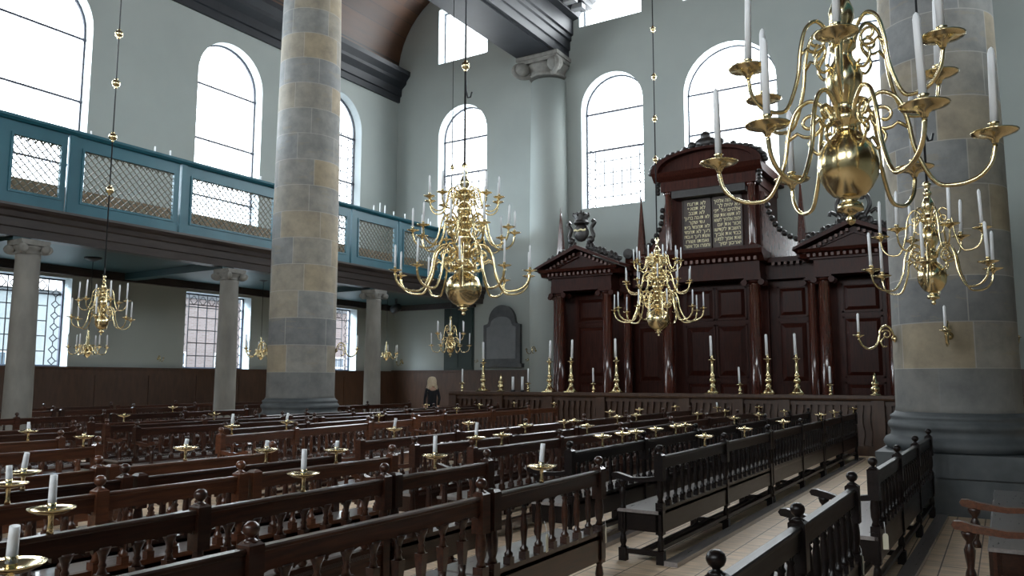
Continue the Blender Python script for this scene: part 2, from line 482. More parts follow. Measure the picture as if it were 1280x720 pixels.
# walls beside and behind the visitor
right_up = [(-6.5,-3.9,7.75,11.42,True),(-1.0,1.6,7.75,11.42,True),(4.5,7.1,7.75,11.42,True),(10,12.6,7.75,11.42,True),(15.3,17.9,7.75,11.42,True),(20.3,22.8,7.75,11.42,True)]
wall('wall_right', PR, YB, YA, [(0,5.2,[]),(5.2,ZT,right_up)], 0.5, 'pale plaster wall with arched windows on the right side')
rear_up = [(-18.9,-16.5,7.75,11.42,True),(-12.5,-10.1,7.75,11.42,True),(-8.6,-5.6,7.75,11.24,True),(-4.1,-1.7,7.75,11.42,True),(2.0,4.4,7.75,11.42,True)]
wall('wall_front', PB, XL, XR, [(0,5.2,[]),(5.2,ZT,rear_up)], 0.5, 'pale plaster wall with arched windows behind the visitor')
for op in right_up: glazing(PR, op, 0.42, 'arched window in the right side wall outside the picture', fine=False, bars=(9.9,11.3))
for op in rear_up: glazing(PB, op, 0.42, 'arched window in the wall behind the visitor', fine=False, bars=(9.9,11.3))
for op in left_up: window_light(PL, op, 0.5, (1,0,0), LW if op[0] < 20 else LW*0.08)
for op in end_up[:4]: window_light(PA, op, 0.5, (0,-1,0), LW*0.45 if op[0] < -9 else LW*1.15)
for op in end_hi: window_light(PA, op, 0.5, (0,-1,0), LW*0.8)
for op in right_up: window_light(PR, op, 0.5, (-1,0,0), LW*0.24)
for op in rear_up: window_light(PB, op, 0.5, (0,1,0), LW*0.7)

# lamps added out of view above the low windows, filling in for courtyard skylight
for a, b, z0, zs, ar in left_lo + [(4.2,6.7,2.02,4.36,False)]:
    li = bpy.data.lights.new('courtyard_sky_fill', 'AREA'); li.shape = 'RECTANGLE'; li.size = 3.2; li.size_y = 2.6
    li.energy = 2600; li.color = (0.72,0.86,1.0)
    o = bpy.data.objects.new('courtyard_sky_fill', li); COL.objects.link(o)
    o.location = (XL-2.2, (a+b)/2, 6.6)
    o.rotation_euler = Vector((1.0,0,-1.15)).to_track_quat('-Z','Y').to_euler()
# floor, ceilings, vaults
fl = MB().box(XL,XR,YB,YA,-0.2,0.0)
tag(ob('floor', fl, FLOOR), 'sandy pale wooden board floor of the aisles', 'floor', kind='structure')
def vault(name, xc, r, zs, label, mat):
    mb = MB(); n = 24; vs = []
    for i in range(n+1):
        a = PI*i/n
        vs += [(xc+r*math.cos(a), YB, zs+r*math.sin(a)), (xc+r*math.cos(a), YA, zs+r*math.sin(a))]
    mb.add(vs, [(2*i,2*i+1,2*i+3,2*i+2) for i in range(n)], True)
    tag(ob(name, mb, mat), label, 'ceiling', kind='structure')
vault('ceiling', -17.85, 3.27, 14.5, 'dark brown boarded barrel vault over the left aisle', VAULT)
vault('ceiling_right', 3.65, 3.27, 14.5, 'boarded barrel vault over the right aisle', VAULT)
vault('ceiling_nave', XC, 5.9, 16.2, 'boarded barrel vault over the central nave', VAULT)
# cornice along the left wall under the vault
prof = [(XL,13.26),(XL+0.10,13.26),(XL+0.12,13.5),(XL+0.18,13.52),(XL+0.2,13.82),(XL+0.42,14.0),(XL+0.44,14.12),(XL+0.62,14.32),(XL+0.64,14.5),(XL,14.5)]
pz = MB(); pz.ext([(x,z) for x,z in prof], 'y', YB, YA)
tag(ob('trim_1', pz, BEAM), 'dark moulded cornice along the left wall below the vault', 'cornice', kind='structure')
pz = MB(); pz.ext([(2*XC-x,z) for x,z in prof], 'y', YB, YA)
tag(ob('trim_2', pz, BEAM), 'dark moulded cornice along the right wall below the vault', 'cornice', kind='structure')
def beam(name, sgn, label):
    def X(x): return x if sgn > 0 else 2*XC-x
    mb = MB()
    body = [(-14.58,13.42),(-12.98,13.42),(-12.98,13.74),(-12.93,13.76),(-12.93,14.08),(-12.87,14.12),(-12.87,14.28),(-12.80,14.32),(-12.80,14.86),(-12.55,14.92),(-12.45,15.1),(-12.0,15.12),(-11.98,15.3),(-11.86,15.36),(-11.76,15.56),(-11.76,15.64),(-14.58,15.64)]
    mb.ext([(X(x),z) for x,z in body], 'y', YB, YA)
    mb.ext([(X(x),z) for x,z in [(-14.45,13.36),(-13.12,13.36),(-13.12,13.42),(-14.45,13.42)]], 'y', YB, YA-1.3)
    o = ob(name, mb, BEAM); tag(o, label, 'beam', kind='structure')
    md = MB(); y = YB+0.3
    while y < YA-0.3:
        x0, x1 = sorted((X(-12.5), X(-12.06)))
        md.box(x0, x1, y, y+0.26, 14.93, 15.10); y += 0.62
    ob('modillion', md, BEAM_WHITE, o, label='pale block modillions under the beam cornice')
    up_ = MB(); x0, x1 = sorted((X(-14.58), X(-12.8))); up_.box(x0, x1, YB, YA, 15.64, 18.2)
    ob('upper_wall', up_, PLASTER, o)
beam('trim_3', 1, 'heavy dark moulded entablature beam resting on the half column capital')
beam('trim_4', -1, 'heavy dark entablature beam over the right stone column')

# ------------------------------------------------------------------ ionic capital + columns
def ionic(r, h, abw):
    mb = MB()
    mb.lathe([(r*0.98,0),(r*1.05,h*0.08),(r*0.98,h*0.16),(r*1.0,h*0.3),(r*1.22,h*0.5),(r*1.2,h*0.62)], 24)
    mb.box(-abw, abw, -abw, abw, h*0.80, h)
    for sx in (-1,1):
        for sy in (-1,1):
            pts = []; 
            for i in range(26):
                a = PI/2 + i*0.36; q = abw*0.46*(1-i/30)
                u = abw*0.80 - 0 + math.cos(a)*q; w = h*0.40 + math.sin(a)*q*1.0
                pts.append((sx*u*1.0, sy*u*1.0, w))
            mb.tube(pts, abw*0.11, 6)
            mb.blob((sx*abw*0.80, sy*abw*0.80, h*0.40), abw*0.34, abw*0.34, h*0.40*0.95, 12, 8)
    for s in (-1,1):
        mb.ext([(-abw*0.9,h*0.62),(abw*0.9,h*0.62),(abw*0.95,h*0.82),(-abw*0.95,h*0.82)], 'y', s*abw*0.9-0.03, s*abw*0.9+0.03)
        mb.ext([(-abw*0.9,h*0.62),(abw*0.9,h*0.62),(abw*0.95,h*0.82),(-abw*0.95,h*0.82)], 'x', s*abw*0.9-0.03, s*abw*0.9+0.03)
    return mb
cap_me = ionic(0.66, 0.72, 0.86).mesh('capital', STONE_CAP)
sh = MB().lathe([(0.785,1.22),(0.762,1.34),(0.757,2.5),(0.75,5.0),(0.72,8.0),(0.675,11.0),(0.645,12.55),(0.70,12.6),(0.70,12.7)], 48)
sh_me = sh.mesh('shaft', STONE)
bs = MB()
bs.lathe([(0.86,0.76),(0.90,0.785),(0.935,0.83),(0.94,0.87),(0.91,0.92),(0.86,0.945),(0.845,0.96),(0.835,1.0),(0.845,1.045),(0.865,1.06),(0.875,1.10),(0.86,1.135),(0.835,1.15),(0.83,1.185),(0.845,1.20),(0.835,1.225),(0.80,1.24),(0.772,1.28)], 48)
bs.box(-0.94,0.94,-0.94,0.94,0.47,0.765)
bs.box(-0.90,0.90,-0.90,0.90,0.0,0.47)
bs_me = bs.mesh('base', STONE_BASE)
def big_column(x, y, label):
    t = thing('stone_column', label, 'column', (x,y,0))
    ob('shaft', sh_me, parent=t); ob('base', bs_me, parent=t); ob('capital', cap_me, parent=t, loc=(0,0,12.7))
    return t
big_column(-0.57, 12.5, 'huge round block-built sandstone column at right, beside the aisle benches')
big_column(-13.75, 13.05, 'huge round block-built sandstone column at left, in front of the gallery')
# half column on the end wall
hc = MB().lathe([(0.80,0),(0.80,1.2),(0.74,1.3),(0.735,5),(0.70,9),(0.65,12.6)], 40, (-13.75,24.85,0))
o = ob('half_column', hc, PLASTER); tag(o, 'white plastered half column against end wall beneath the dark beam', 'column', kind='structure')
ob('capital', cap_me, parent=o, loc=(-13.75,24.75,12.7), label='brown stone scrolled capital')
hc = MB().lathe([(0.80,0),(0.80,1.2),(0.74,1.3),(0.735,5),(0.70,9),(0.65,12.6)], 40, (-0.45,24.85,0))
o = ob('half_column', hc, PLASTER); tag(o, 'white plastered half column mostly hidden behind the right stone column', 'column', kind='structure')
ob('capital', cap_me, parent=o, loc=(-0.45,24.75,12.7))

# ------------------------------------------------------------------ gallery
GX = -16.76
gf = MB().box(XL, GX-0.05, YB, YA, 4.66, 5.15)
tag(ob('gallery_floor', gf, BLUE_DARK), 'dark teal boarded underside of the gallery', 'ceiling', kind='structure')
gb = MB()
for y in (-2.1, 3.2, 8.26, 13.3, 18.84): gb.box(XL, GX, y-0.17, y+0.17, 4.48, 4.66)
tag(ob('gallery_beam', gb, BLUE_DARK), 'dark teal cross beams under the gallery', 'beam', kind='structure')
prof = [(GX-0.32,4.55),(GX+0.02,4.55),(GX+0.04,4.72),(GX+0.07,4.74),(GX+0.09,4.9),(GX+0.13,4.93),(GX+0.15,5.03),(GX+0.22,5.07),(GX+0.25,5.12),(GX+0.25,5.17),(GX+0.05,5.19),(GX-0.32,5.19)]
fs_ = MB().ext(prof, 'y', YB, YA)
tag(ob('trim_5', fs_, FASCIA), 'dark brown moulded wooden fascia running under the blue parapet', 'fascia', kind='structure')
cp = MB().ext([(GX-0.2,6.90),(GX+0.06,6.90),(GX+0.12,6.95),(GX+0.13,7.0),(GX-0.2,7.0)], 'y', YB, YA)
tag(ob('trim_6', cp, BLUE), 'blue-green capping rail along the gallery parapet', 'handrail', kind='structure')
def lattice(y0, y1, z0, z1, x, t=0.016, s=0.165):
    mb = MB()
    def seg(p, q):
        d = (Vector(q)-Vector(p)).normalized(); n = Vector((-d.y,d.x))*t/2
        a, b = Vector(p), Vector(q)
        for xx in (x+0.012, x-0.012):
            pass
        vs = [(xx, v.x, v.y) for xx in (x-0.01, x+0.01) for v in (a+n, b+n, b-n, a-n)]
        mb.add(vs, [(0,1,2,3),(7,6,5,4),(0,4,5,1),(2,6,7,3)])
    W, H = y1-y0, z1-z0
    k = -H
    while k < W:
        a = (max(k,0), max(-k,0)); e = min(W-k, H)
        b = (k+e, e)
        if b[0]-a[0] > 0.01: seg((y0+a[0], z0+a[1]), (y0+b[0], z0+b[1])); seg((y0+a[0], z1-a[1]), (y0+b[0], z1-b[1]))
        k += s
    # small scallops along the top edge
    y = y0
    while y < y1-0.05:
        mb.add([(x,y,z1),(x,y+0.03,z1),(x,y+0.015,z1-0.07)], [(0,1,2)])
        mb.tube([(x, y+0.075-0.075*math.cos(PI*i/6), z1-0.075+0.075*math.sin(PI*i/6)) for i in range(7)], 0.014, 4)
        y += 0.15
    return mb
joints = [-1.6, 1.2, 3.9, 6.4, 9.07, 11.79, 14.95, 17.74, 19.96, 22.5, 25.0]
wins = {4:(9.42,11.62), 3:(7.96,8.92), 5:(12.14,14.68), 6:(15.3,17.55), 7:(18.10,19.78), 8:(20.28,22.2), 9:(22.85,24.7)}
lab = {3:'blue-green lattice parapet panel at the left edge of the gallery, narrow lattice',4:'blue-green lattice parapet panel crossed by a hanging lamp rod with brass beads',
 5:'blue-green lattice parapet panel with white window glare, left of big stone column',6:'blue-green lattice parapet panel mostly hidden behind the big left stone column',
 7:'blue-green lattice parapet panel next right of big left stone column',8:'blue-green lattice parapet panel partly behind the largest chandelier',9:'blue-green lattice parapet panel at the far end against the end wall'}
for k in range(len(joints)-1):
    y0, y1 = joints[k]+0.02, joints[k+1]-0.02
    w0, w1 = wins.get(k, (y0+0.3, y1-0.25))
    t = thing('parapet_panel', lab.get(k, 'blue-green lattice parapet panel outside the picture on the left'), 'parapet panel', (0,0,0), group='gallery parapet panels')
    fr = MB(); z0, z1, a, b = 5.19, 6.90, 5.49, 6.62
    fr.box(GX-0.06,GX,y0,y1,z0,a); fr.box(GX-0.06,GX,y0,y1,b,z1); fr.box(GX-0.06,GX,y0,w0,a,b); fr.box(GX-0.06,GX,w1,y1,a,b)
    ob('frame', fr, BLUE, t)
    rim = MB(); e = 0.05
    rim.box(GX,GX+0.02,w0-e,w1+e,a-e,a); rim.box(GX,GX+0.02,w0-e,w1+e,b,b+e); rim.box(GX,GX+0.02,w0-e,w0,a,b); rim.box(GX,GX+0.02,w1,w1+e,a,b)
    ob('moulding', rim, BLUE, t)
    pl = MB().box(GX,GX+0.035,y0,y0+0.14,z0,z1)
    ob('pilaster', pl, BLUE, t)
    ob('lattice', lattice(w0, w1, a, b, GX-0.03), LATTICE, t, label='brown diagonal lattice')
# gallery seating seen through the lattice
for i, (y0, y1) in enumerate([(2.0,7.6),(7.8,13.0),(13.2,18.6),(18.8,24.6)]):
    t = thing('gallery_bench', ['brown gallery bench seen behind leftmost parapet lattice','brown gallery bench seen through the lattice beside the hanging rod','brown gallery bench behind the big left column','brown gallery bench seen through far lattice panels'][i], 'bench', (-18.1,y0,5.15), group='gallery benches')
    L = y1-y0
    ob('seat', MB().box(-0.25,0.25,0,L,0.40,0.45), GALWOOD, t)
    ob('backrest', MB().box(-0.30,-0.25,0,L,0.40,0.98), GALWOOD, t)
    ob('front_panel', MB().box(0.2,0.23,0,L,0.0,0.40), GALWOOD, t)
    for yy in (0.0, L-0.05): ob('end_panel', MB().box(-0.25,0.25,yy,yy+0.05,0,0.40), GALWOOD, t)
# candles on the parapet ledge
gc = [(9.61,.15),(11.17,.2),(11.58,.2),(14.35,.18),(18.91,.24),(19.21,.38),(19.45,.34),(19.89,.22),(20.47,.24),(21.75,.3),(21.88,.22)]
glab = ['white candle on parapet ledge beside leftmost arched window','white candle on parapet ledge, left one of the pair near arched window','white candle on parapet ledge, right one of the pair near arched window','white candle on parapet ledge just left of big stone column']+['white candle on parapet ledge, %s one right of big stone column' % ORD[i] for i in range(7)]
ch_me = MB().lathe([(0.035,0),(0.035,0.012),(0.014,0.02),(0.016,0.05)], 10).mesh('socket', BRASS)
for (y, h), l in zip(gc, glab):
    t = thing('ledge_candle', l, 'candle', (GX-0.13,y,7.0), group='candles on the gallery ledge')
    ob('socket', ch_me, parent=t)
    ob('candle', MB().lathe([(0.019,0.02),(0.018,h)], 8), WAX, t)
GR = 2*XC-GX
o = ob('gallery_right', MB().box(GR,XR,YB,YA,4.6,5.19), FASCIA); tag(o, 'gallery along the right wall outside the picture', 'gallery', kind='structure')
ob('parapet', MB().box(GR,GR+0.06,YB,YA,5.19,7.0), BLUE, o)
gt = MB().box(XL,XL+0.16,YB,YA,4.44,4.67)
tag(ob('trim_7', gt, FASCIA), 'dark cornice where the left wall meets the gallery underside', 'cornice', kind='structure')
gt = MB().box(XL,GX-0.3,YA-0.16,YA,4.44,4.67)
tag(ob('trim_8', gt, FASCIA), 'dark cornice where the end wall meets the gallery underside', 'cornice', kind='structure')
# slim gallery columns
gs_me = MB().lathe([(0.33,0),(0.33,0.30),(0.30,0.32),(0.31,0.40),(0.27,0.45),(0.262,0.6),(0.258,1.5),(0.225,4.1),(0.235,4.14),(0.225,4.2)], 28).mesh('shaft', STONE_GAL)
gcap_me = ionic(0.225, 0.28, 0.285).mesh('capital', STONE_CAP)
for y, l in ((-2.1,'slim gallery column outside the picture at left'),(3.2,'slim gallery column just outside the picture at left'),(8.40,'slim pale stone gallery column at left frame edge, in front of leaded window'),(13.36,'slim pale stone gallery column just left of the big left column'),(18.86,'slim pale stone gallery column right of the big left column')):
    t = thing('gallery_column', l, 'column', (GX,y,0), group='slim gallery columns')
    ob('shaft', gs_me, parent=t); ob('capital', gcap_me, parent=t, loc=(0,0,4.2))
# wainscot
dd = MB(); dd.box(XL,XL+0.06,YB,YA,0,1.97); dd.box(XL,XL+0.12,YB,YA,1.97,2.02)
y = YB+0.5
while y < YA-1.6:
    dd.box(XL+0.06,XL+0.08,y,y+1.3,0.3,1.8); y += 1.6
tag(ob('baseboard_left', dd, DADO), 'tall dark wooden wainscot along the left wall', 'wainscot', kind='structure')
dd = MB(); dd.box(XL,-14.7,YA-0.06,YA,0,1.99); dd.box(XL,-14.7,YA-0.12,YA,1.99,2.05)
tag(ob('baseboard_back', dd, DADO), 'tall dark wooden wainscot on the end wall behind the blonde visitor', 'wainscot', kind='structure')
dd = MB(); dd.box(-0.2,XR,YA-0.06,YA,0,1.99)
tag(ob('baseboard_right', dd, DADO), 'dark wooden wainscot on the end wall at the right frame edge', 'wainscot', kind='structure')
# door and memorial tablet on the end wall
dr = MB(); dr.box(-18.52,-17.12,YA-0.05,YA-0.01,2.05,4.6)
o = ob('door_1', dr, GREEN); tag(o, 'dark green double door shutters behind the small far chandelier', 'door', kind='structure')
for x0 in (-18.46,-17.79):
    pn = MB(); pn.box(x0,x0+0.61,YA-0.075,YA-0.05,2.15,3.2); pn.box(x0,x0+0.61,YA-0.075,YA-0.05,3.3,4.5)
    ob('leaf_panel', pn, GREEN, o)
t = thing('memorial_tablet', 'grey stone memorial tablet with arched top and plain slab on end wall', 'tablet', (-15.8,YA,0))
def arch_shape(w, z0, zs, top, n=14):
    pts = [(-w,z0),(w,z0),(w,zs),(w*0.78,zs+0.05)]
    r = w*0.72; h = top-zs-0.14
    pts += [(r*math.cos(PI*i/n), zs+0.14+h*math.sin(PI*i/n)) for i in range(n+1)]
    pts += [(-w*0.78,zs+0.05),(-w,zs)]
    return pts
ob('frame', MB().ext(arch_shape(0.80,2.28,3.72,4.46), 'y', -0.16, -0.01), STONE_DARK, t, label='dark grey moulded frame')
ob('slab', MB().ext(arch_shape(0.64,2.46,3.62,4.02), 'y', -0.19, -0.16), STONE_SLAB, t, label='paler grey plain slab')
ob('sill', MB().box(-0.9,0.9,-0.22,-0.01,2.14,2.28), STONE_DARK, t)
# spotlight under the gallery
t = thing('spotlight', 'small black spotlight fixed under the gallery near the room corner', 'spotlight', (-19.0,22.6,4.3))
ob('body', MB().lathe([(0.10,-0.2),(0.15,-0.16),(0.16,0.1),(0.1,0.2)], 14), IRON, t, ry=1.2)
ob('bracket', MB().box(-0.03,0.03,-0.03,0.03,0.05,0.36), IRON, t)

# ------------------------------------------------------------------ benches
spindle_prof = [(0.012,0.045),(0.028,0.05),(0.03,0.07),(0.016,0.085),(0.019,0.12),(0.026,0.19),(0.022,0.27),(0.016,0.31),(0.024,0.325),(0.015,0.34),(0.018,0.362)]
def spindle_mesh(mat):
    mb = MB().lathe(spindle_prof, 8); mb.box(-0.026,0.026,-0.026,0.026,0,0.05); return mb.mesh('spindle', mat)
def heavy_mesh(mat):
    mb = MB().lathe([(0.02,0.0),(0.032,0.02),(0.02,0.05),(0.024,0.1)], 8)
    mb.taper(0,0,0.07,0.235,0.016,0.027); mb.lathe([(0.026,0.235),(0.016,0.262),(0.021,0.275),(0.014,0.29),(0.022,0.325),(0.034,0.35),(0.038,0.365)], 8)
    return mb.mesh('spindle', mat)
def post_mesh(mat):
    mb = MB(); mb.box(-0.036,0.036,-0.036,0.036,0.30,0.56); mb.lathe([(0.034,0.56),(0.022,0.59),(0.034,0.63),(0.036,0.70),(0.028,0.76),(0.036,0.78)], 10)
    mb.box(-0.042,0.042,-0.042,0.042,0.76,0.995); mb.taper(0,0,0.995,1.012,0.042,0.022); return mb.mesh('post', mat)
def finial_mesh(mat):
    return MB().lathe([(0.028,1.0),(0.034,1.006),(0.027,1.014),(0.014,1.022),(0.016,1.027),(0.029,1.037),(0.036,1.052),(0.037,1.062),(0.032,1.077),(0.018,1.089),(0.0,1.092)], 14).mesh('finial', mat)
def leg_mesh(mat):
    mb = MB(); mb.box(-0.036,0.036,-0.036,0.036,0.0,0.12); mb.lathe([(0.034,0.12),(0.022,0.14),(0.034,0.18),(0.026,0.235),(0.02,0.25),(0.034,0.275)], 10); mb.box(-0.036,0.036,-0.036,0.036,0.27,0.47)
    return mb.mesh('leg', mat)
def arm_mesh(mat, L):
    mb = MB()
    top = [(0.0,0.80),(-0.12,0.782),(-0.25,0.775),(-L+0.1,0.795),(-L+0.02,0.815),(-L-0.02,0.812),(-L-0.035,0.79),(-L-0.02,0.765),(-L+0.05,0.752),(-0.25,0.735),(-0.1,0.745),(0.0,0.755)]
    mb.ext(top, 'y', -0.032, 0.032); return mb.mesh('armrest', mat)
def support_mesh(mat):
    return MB().lathe([(0.034,0.47),(0.03,0.50),(0.02,0.53),(0.03,0.60),(0.034,0.64),(0.02,0.675),(0.018,0.69),(0.036,0.715),(0.045,0.745),(0.03,0.76)], 12).mesh('arm_support', mat)
BM = {}
for key, mat in (('n',BENCH),('r',BENCH_RED),('d',BENCH_DARK)):
    BM[key] = dict(sp=spindle_mesh(mat), hv=heavy_mesh(mat), po=post_mesh(mat), fi=finial_mesh(mat), le=leg_mesh(mat), ar=arm_mesh(mat,0.42), su=support_mesh(mat), mat=mat)
ARM_LONG = arm_mesh(BENCH_RED, 0.52)
cache = {}
def part_mesh(kind, L, mat):
    k = (kind, round(L,3), mat.name)
    if k in cache: return cache[k]
    mb = MB()
    if kind == 'top_rail':
        mb.ext([(-0.018,0.872),(0.018,0.872),(0.019,0.955),(0.027,0.962),(0.028,0.974),(0.022,0.982),(-0.022,0.982),(-0.028,0.974),(-0.027,0.962),(-0.019,0.955)], 'y', 0, L)
        n = max(2, round(L/0.195)); st = L/n
        for i in range(n):                                      # shallow scalloped lower edge
            y0 = i*st
            mb.ext([(y0+0.02,0.872)]+[(y0+st/2+(st/2-0.02)*math.cos(PI*j/6)*-1, 0.872-0.022*(1-math.sin(PI*j/6))) for j in range(7)]+[(y0+st-0.02,0.872)], 'x', -0.012, 0.012)
    elif kind == 'seat': mb.ext([(-0.42,0.455),(0.02,0.455),(0.02,0.485),(-0.405,0.485),(-0.42,0.475)], 'y', 0.0, L)
    elif kind == 'lower_rail': mb.box(-0.024,0.024,0,L,0.485,0.515)
    elif kind == 'back_panel': mb.box(-0.006,0.02,0,L,0.285,0.485)
    elif kind == 'front_panel': mb.box(-0.39,-0.365,0,L,0.285,0.455)
    elif kind == 'stretcher':
        mb.box(-0.22,-0.17,0.03,L-0.03,0.075,0.115); mb.box(-0.03,0.01,0.03,L-0.03,0.13,0.165)
    elif kind == 'footboard': mb.box(0.04,0.17,0,L,0.0,0.045)
    r = cache[k] = mb.mesh(kind, mat)
    return r
end_me = {k: MB().box(-0.36,-0.03,-0.012,0.012,0.285,0.455).mesh('end_panel', v['mat']) for k, v in BM.items()}
cross_me = {k: MB().box(-0.36,-0.03,-0.022,0.022,0.07,0.115).mesh('cross_stretcher', v['mat']) for k, v in BM.items()}
def bench(label, x, y0, bays, face, rz=0.0, style='sp', arms=(), wood='n', foot=True, group=None, armlen=None, fin0=True):
    L = sum(bays); B = BM[wood]; mat = B['mat']
    if face < 0: t = thing('spindle_bench', label, 'bench', (x,y0,0), rz, group)
    else: t = thing('spindle_bench', label, 'bench', (x-L*math.sin(rz),y0+L*math.cos(rz),0), rz+PI, group)
    bb = list(bays) if face < 0 else list(bays)[::-1]
    n_post = len(bb)+1
    aa = set(arms) if face < 0 else {n_post-1-a for a in arms}
    ys = [0.0]
    for b in bb: ys.append(ys[-1]+b)
    ys[0] = 0.045; ys[-1] = L-0.045
    ob('seat', part_mesh('seat', L, SEAT), parent=t); ob('lower_rail', part_mesh('lower_rail', L, mat), parent=t)
    ob('back_panel', part_mesh('back_panel', L, mat), parent=t); ob('front_panel', part_mesh('front_panel', L, mat), parent=t)
    ob('stretcher', part_mesh('stretcher', L, mat), parent=t)
    if foot: ob('footboard', part_mesh('footboard', L, SEAT), parent=t)
    for i, y in enumerate(ys):
        p = ob('post', B['po'], parent=t, loc=(0,y,0))
        if fin0 or i != (0 if face < 0 else len(ys)-1): ob('finial', B['fi'], parent=p)
        ob('leg', B['le'], parent=t, loc=(-0.004,y,0)); ob('leg', B['le'], parent=t, loc=(-0.38,y,0))
        ob('cross_stretcher', cross_me[wood], parent=t, loc=(0,y,0))
        if i in (0, len(ys)-1): ob('end_panel', end_me[wood], parent=t, loc=(0,y,0))
        if i in aa:
            a = ob('armrest', ARM_LONG if armlen else B['ar'], parent=t, loc=(-0.03,y,0))
            ob('arm_support', B['su'], parent=a, loc=(-0.46 if armlen else -0.35,0,0))
    for y, y2 in zip(ys, ys[1:]):
        r = ob('top_rail', part_mesh('top_rail', y2-y-0.07, mat), parent=t, loc=(0,y+0.035,0))
        n = max(2, round((y2-y)/0.195))
        for k in range(1, n):
            ob('spindle', B[style], parent=t, loc=(0, y+(y2-y)*k/n, 0.512))
    return t

ROWN = {'R1':'row edging the sandy aisle','R2':'second row from sandy aisle','R3':'third row from sandy aisle','R4':'fourth row from sandy aisle','R5':'fifth row from sandy aisle',
        'L1':'first row left of centre','L2':'second row left of centre','L3':'third row left of centre','L4':'fourth row left of centre','L5':'row beside big left column',
        'A1':'row under gallery front edge','A2':'middle row under gallery','A3':'row against left wainscot'}
SPECS = []   # (row, block, x, y0, bays, face, rz, style, arms, wood)
def S(*a): SPECS.append(a)
S('R1','near',-2.8,0.70,[1.7,1.82],-1,0,'hv',(),'n'); S('R1','near',-2.8,4.26,[1.64],-1,0,'sp',(),'n')
for y0, b in ((7.13,[2.08,2.05]),(11.30,[1.95,1.73]),(15.01,[1.86,1.82])): S('R1','far',-2.8,y0,b,-1,0,'sp',(0,) if y0 < 8 else (),'d')
S('R2','near',-3.80,1.2,[1.74,1.65],-1,0.03,'hv',(),'n'); S('R2','near',-3.90,4.62,[1.33],-1,0,'sp',(),'n')
for y0, b in ((7.08,[1.95,1.94]),(11.0,[1.9,1.85]),(14.78,[1.85,1.85])): S('R2','far',-3.72,y0,b,-1,0,'sp',(0,) if y0 < 8 else (),'d')
S('R3','near',-4.92,1.9,[1.1,1.14],-1,0,'sp',(),'r'); S('R3','near',-4.92,4.18,[1.7],-1,0,'sp',(1,),'r')
for y0, b in ((6.84,[1.95,1.89]),(10.72,[1.95,1.89]),(14.6,[1.9,1.9])): S('R3','far',-4.73,y0,b,-1,0,'sp',(0,) if y0 < 8 else (),'n')
S('R4','near',-5.45,2.0,[1.55],-1,0,'sp',(),'n'); S('R4','near',-5.45,3.58,[2.1],-1,0,'sp',(1,),'n')
for y0, b in ((6.80,[1.95,1.9]),(10.68,[1.95,1.9]),(14.56,[1.9,1.9])): S('R4','far',-5.46,y0,b,-1,0,'sp',(0,) if y0 < 8 else (),'n')
S('R5','near',-6.2,2.2,[1.6],-1,0,'sp',(),'r'); S('R5','near',-6.2,3.83,[1.75],-1,0,'sp',(),'r')
for y0, b in ((7.0,[1.95,1.9]),(10.9,[1.95,1.9]),(14.8,[1.9,1.8])): S('R5','far',-6.42,y0,b,-1,0,'sp',(0,) if y0 < 8 else (),'n')
S('L1','near',-8.3,1.9,[1.55,1.6],1,0,'sp',(2,),'r')
S('L1','far',-8.52,6.72,[1.5,1.9],1,0.14,'sp',(0,),'r'); S('L1','far',-9.02,10.1,[1.4],1,0.12,'sp',(1,),'r')
S('L2','near',-9.65,2.6,[1.4,1.4],1,0,'sp',(2,),'r')
S('L2','far',-9.55,7.6,[1.8,1.8],1,0.10,'sp',(0,),'n'); S('L2','far',-9.78,12.3,[0.95,1.9],1,0.03,'sp',(),'r'); S('L2','far',-9.9,15.2,[1.6,1.45],1,0,'sp',(),'r')
S('L3','near',-10.85,3.4,[1.4,1.5],1,0,'sp',(2,),'n')
for y0, b in ((7.05,[1.8,1.8]),(10.75,[1.8,1.8]),(14.5,[1.9,1.9])): S('L3','far',-10.8,y0,b,1,0,'sp',(0,) if y0 < 8 else (),'n')
S('L4','near',-11.85,3.9,[1.4,1.5],1,0,'sp',(),'n')
for y0, b in ((7.2,[1.8,1.8]),(10.9,[1.8,1.8]),(14.6,[1.9,1.9])): S('L4','far',-11.8,y0,b,1,0,'sp',(0,) if y0 < 8 else (),'n')
for y0, b in ((7.4,[1.7,1.7]),(10.9,[1.2,1.3]),(14.6,[1.9,1.9])): S('L5','far',-12.55,y0,b,1,0,'sp',(),'n')
for y0, b in ((6.0,[1.7,1.7]),(9.5,[1.7,1.7]),(15.2,[1.9,1.9])): S('A1','far',-15.35,y0,b,1,0,'sp',(),'n')
for y0, b in ((6.4,[1.8,1.8]),(10.1,[1.8,1.8]),(14.2,[1.8,1.8])): S('A2','far',-18.3,y0,b,1,0,'sp',(),'n')
for y0, b in ((9.0,[1.8,1.8]),(12.7,[1.8,1.8]),(16.4,[1.8,1.8])): S('A3','far',-20.3,y0,b,1,0,'sp',(),'n')
cnt = {}
WOODW = {'n':'dark brown','r':'reddish-brown','d':'near-black'}
for (row, blk, x, y0, b, face, rz, style, arms, wood) in SPECS:
    k = cnt[(row,blk)] = cnt.get((row,blk), 0)+1
    tot = sum(1 for s in SPECS if s[0] == row and s[1] == blk)
    bw = {'near':'before cross aisle','far':'beyond cross aisle'}[blk]
    if row[0] == 'A': bw = ''
    pos = '' if tot == 1 else (ORD[k-1] + (' nearest' if k > 1 else '') if k > 1 else 'nearest one')
    lab_ = ('%s bench, %s, %s%s' % (WOODW[wood], ROWN[row], (pos+' ' if pos else ''), bw)).strip().rstrip(',')
    bench(lab_, x, y0, b, face, rz, style, arms, wood, foot=(row in ('R1','R2') and blk == 'far'), fin0=(k == 1), group='spindle-backed benches')
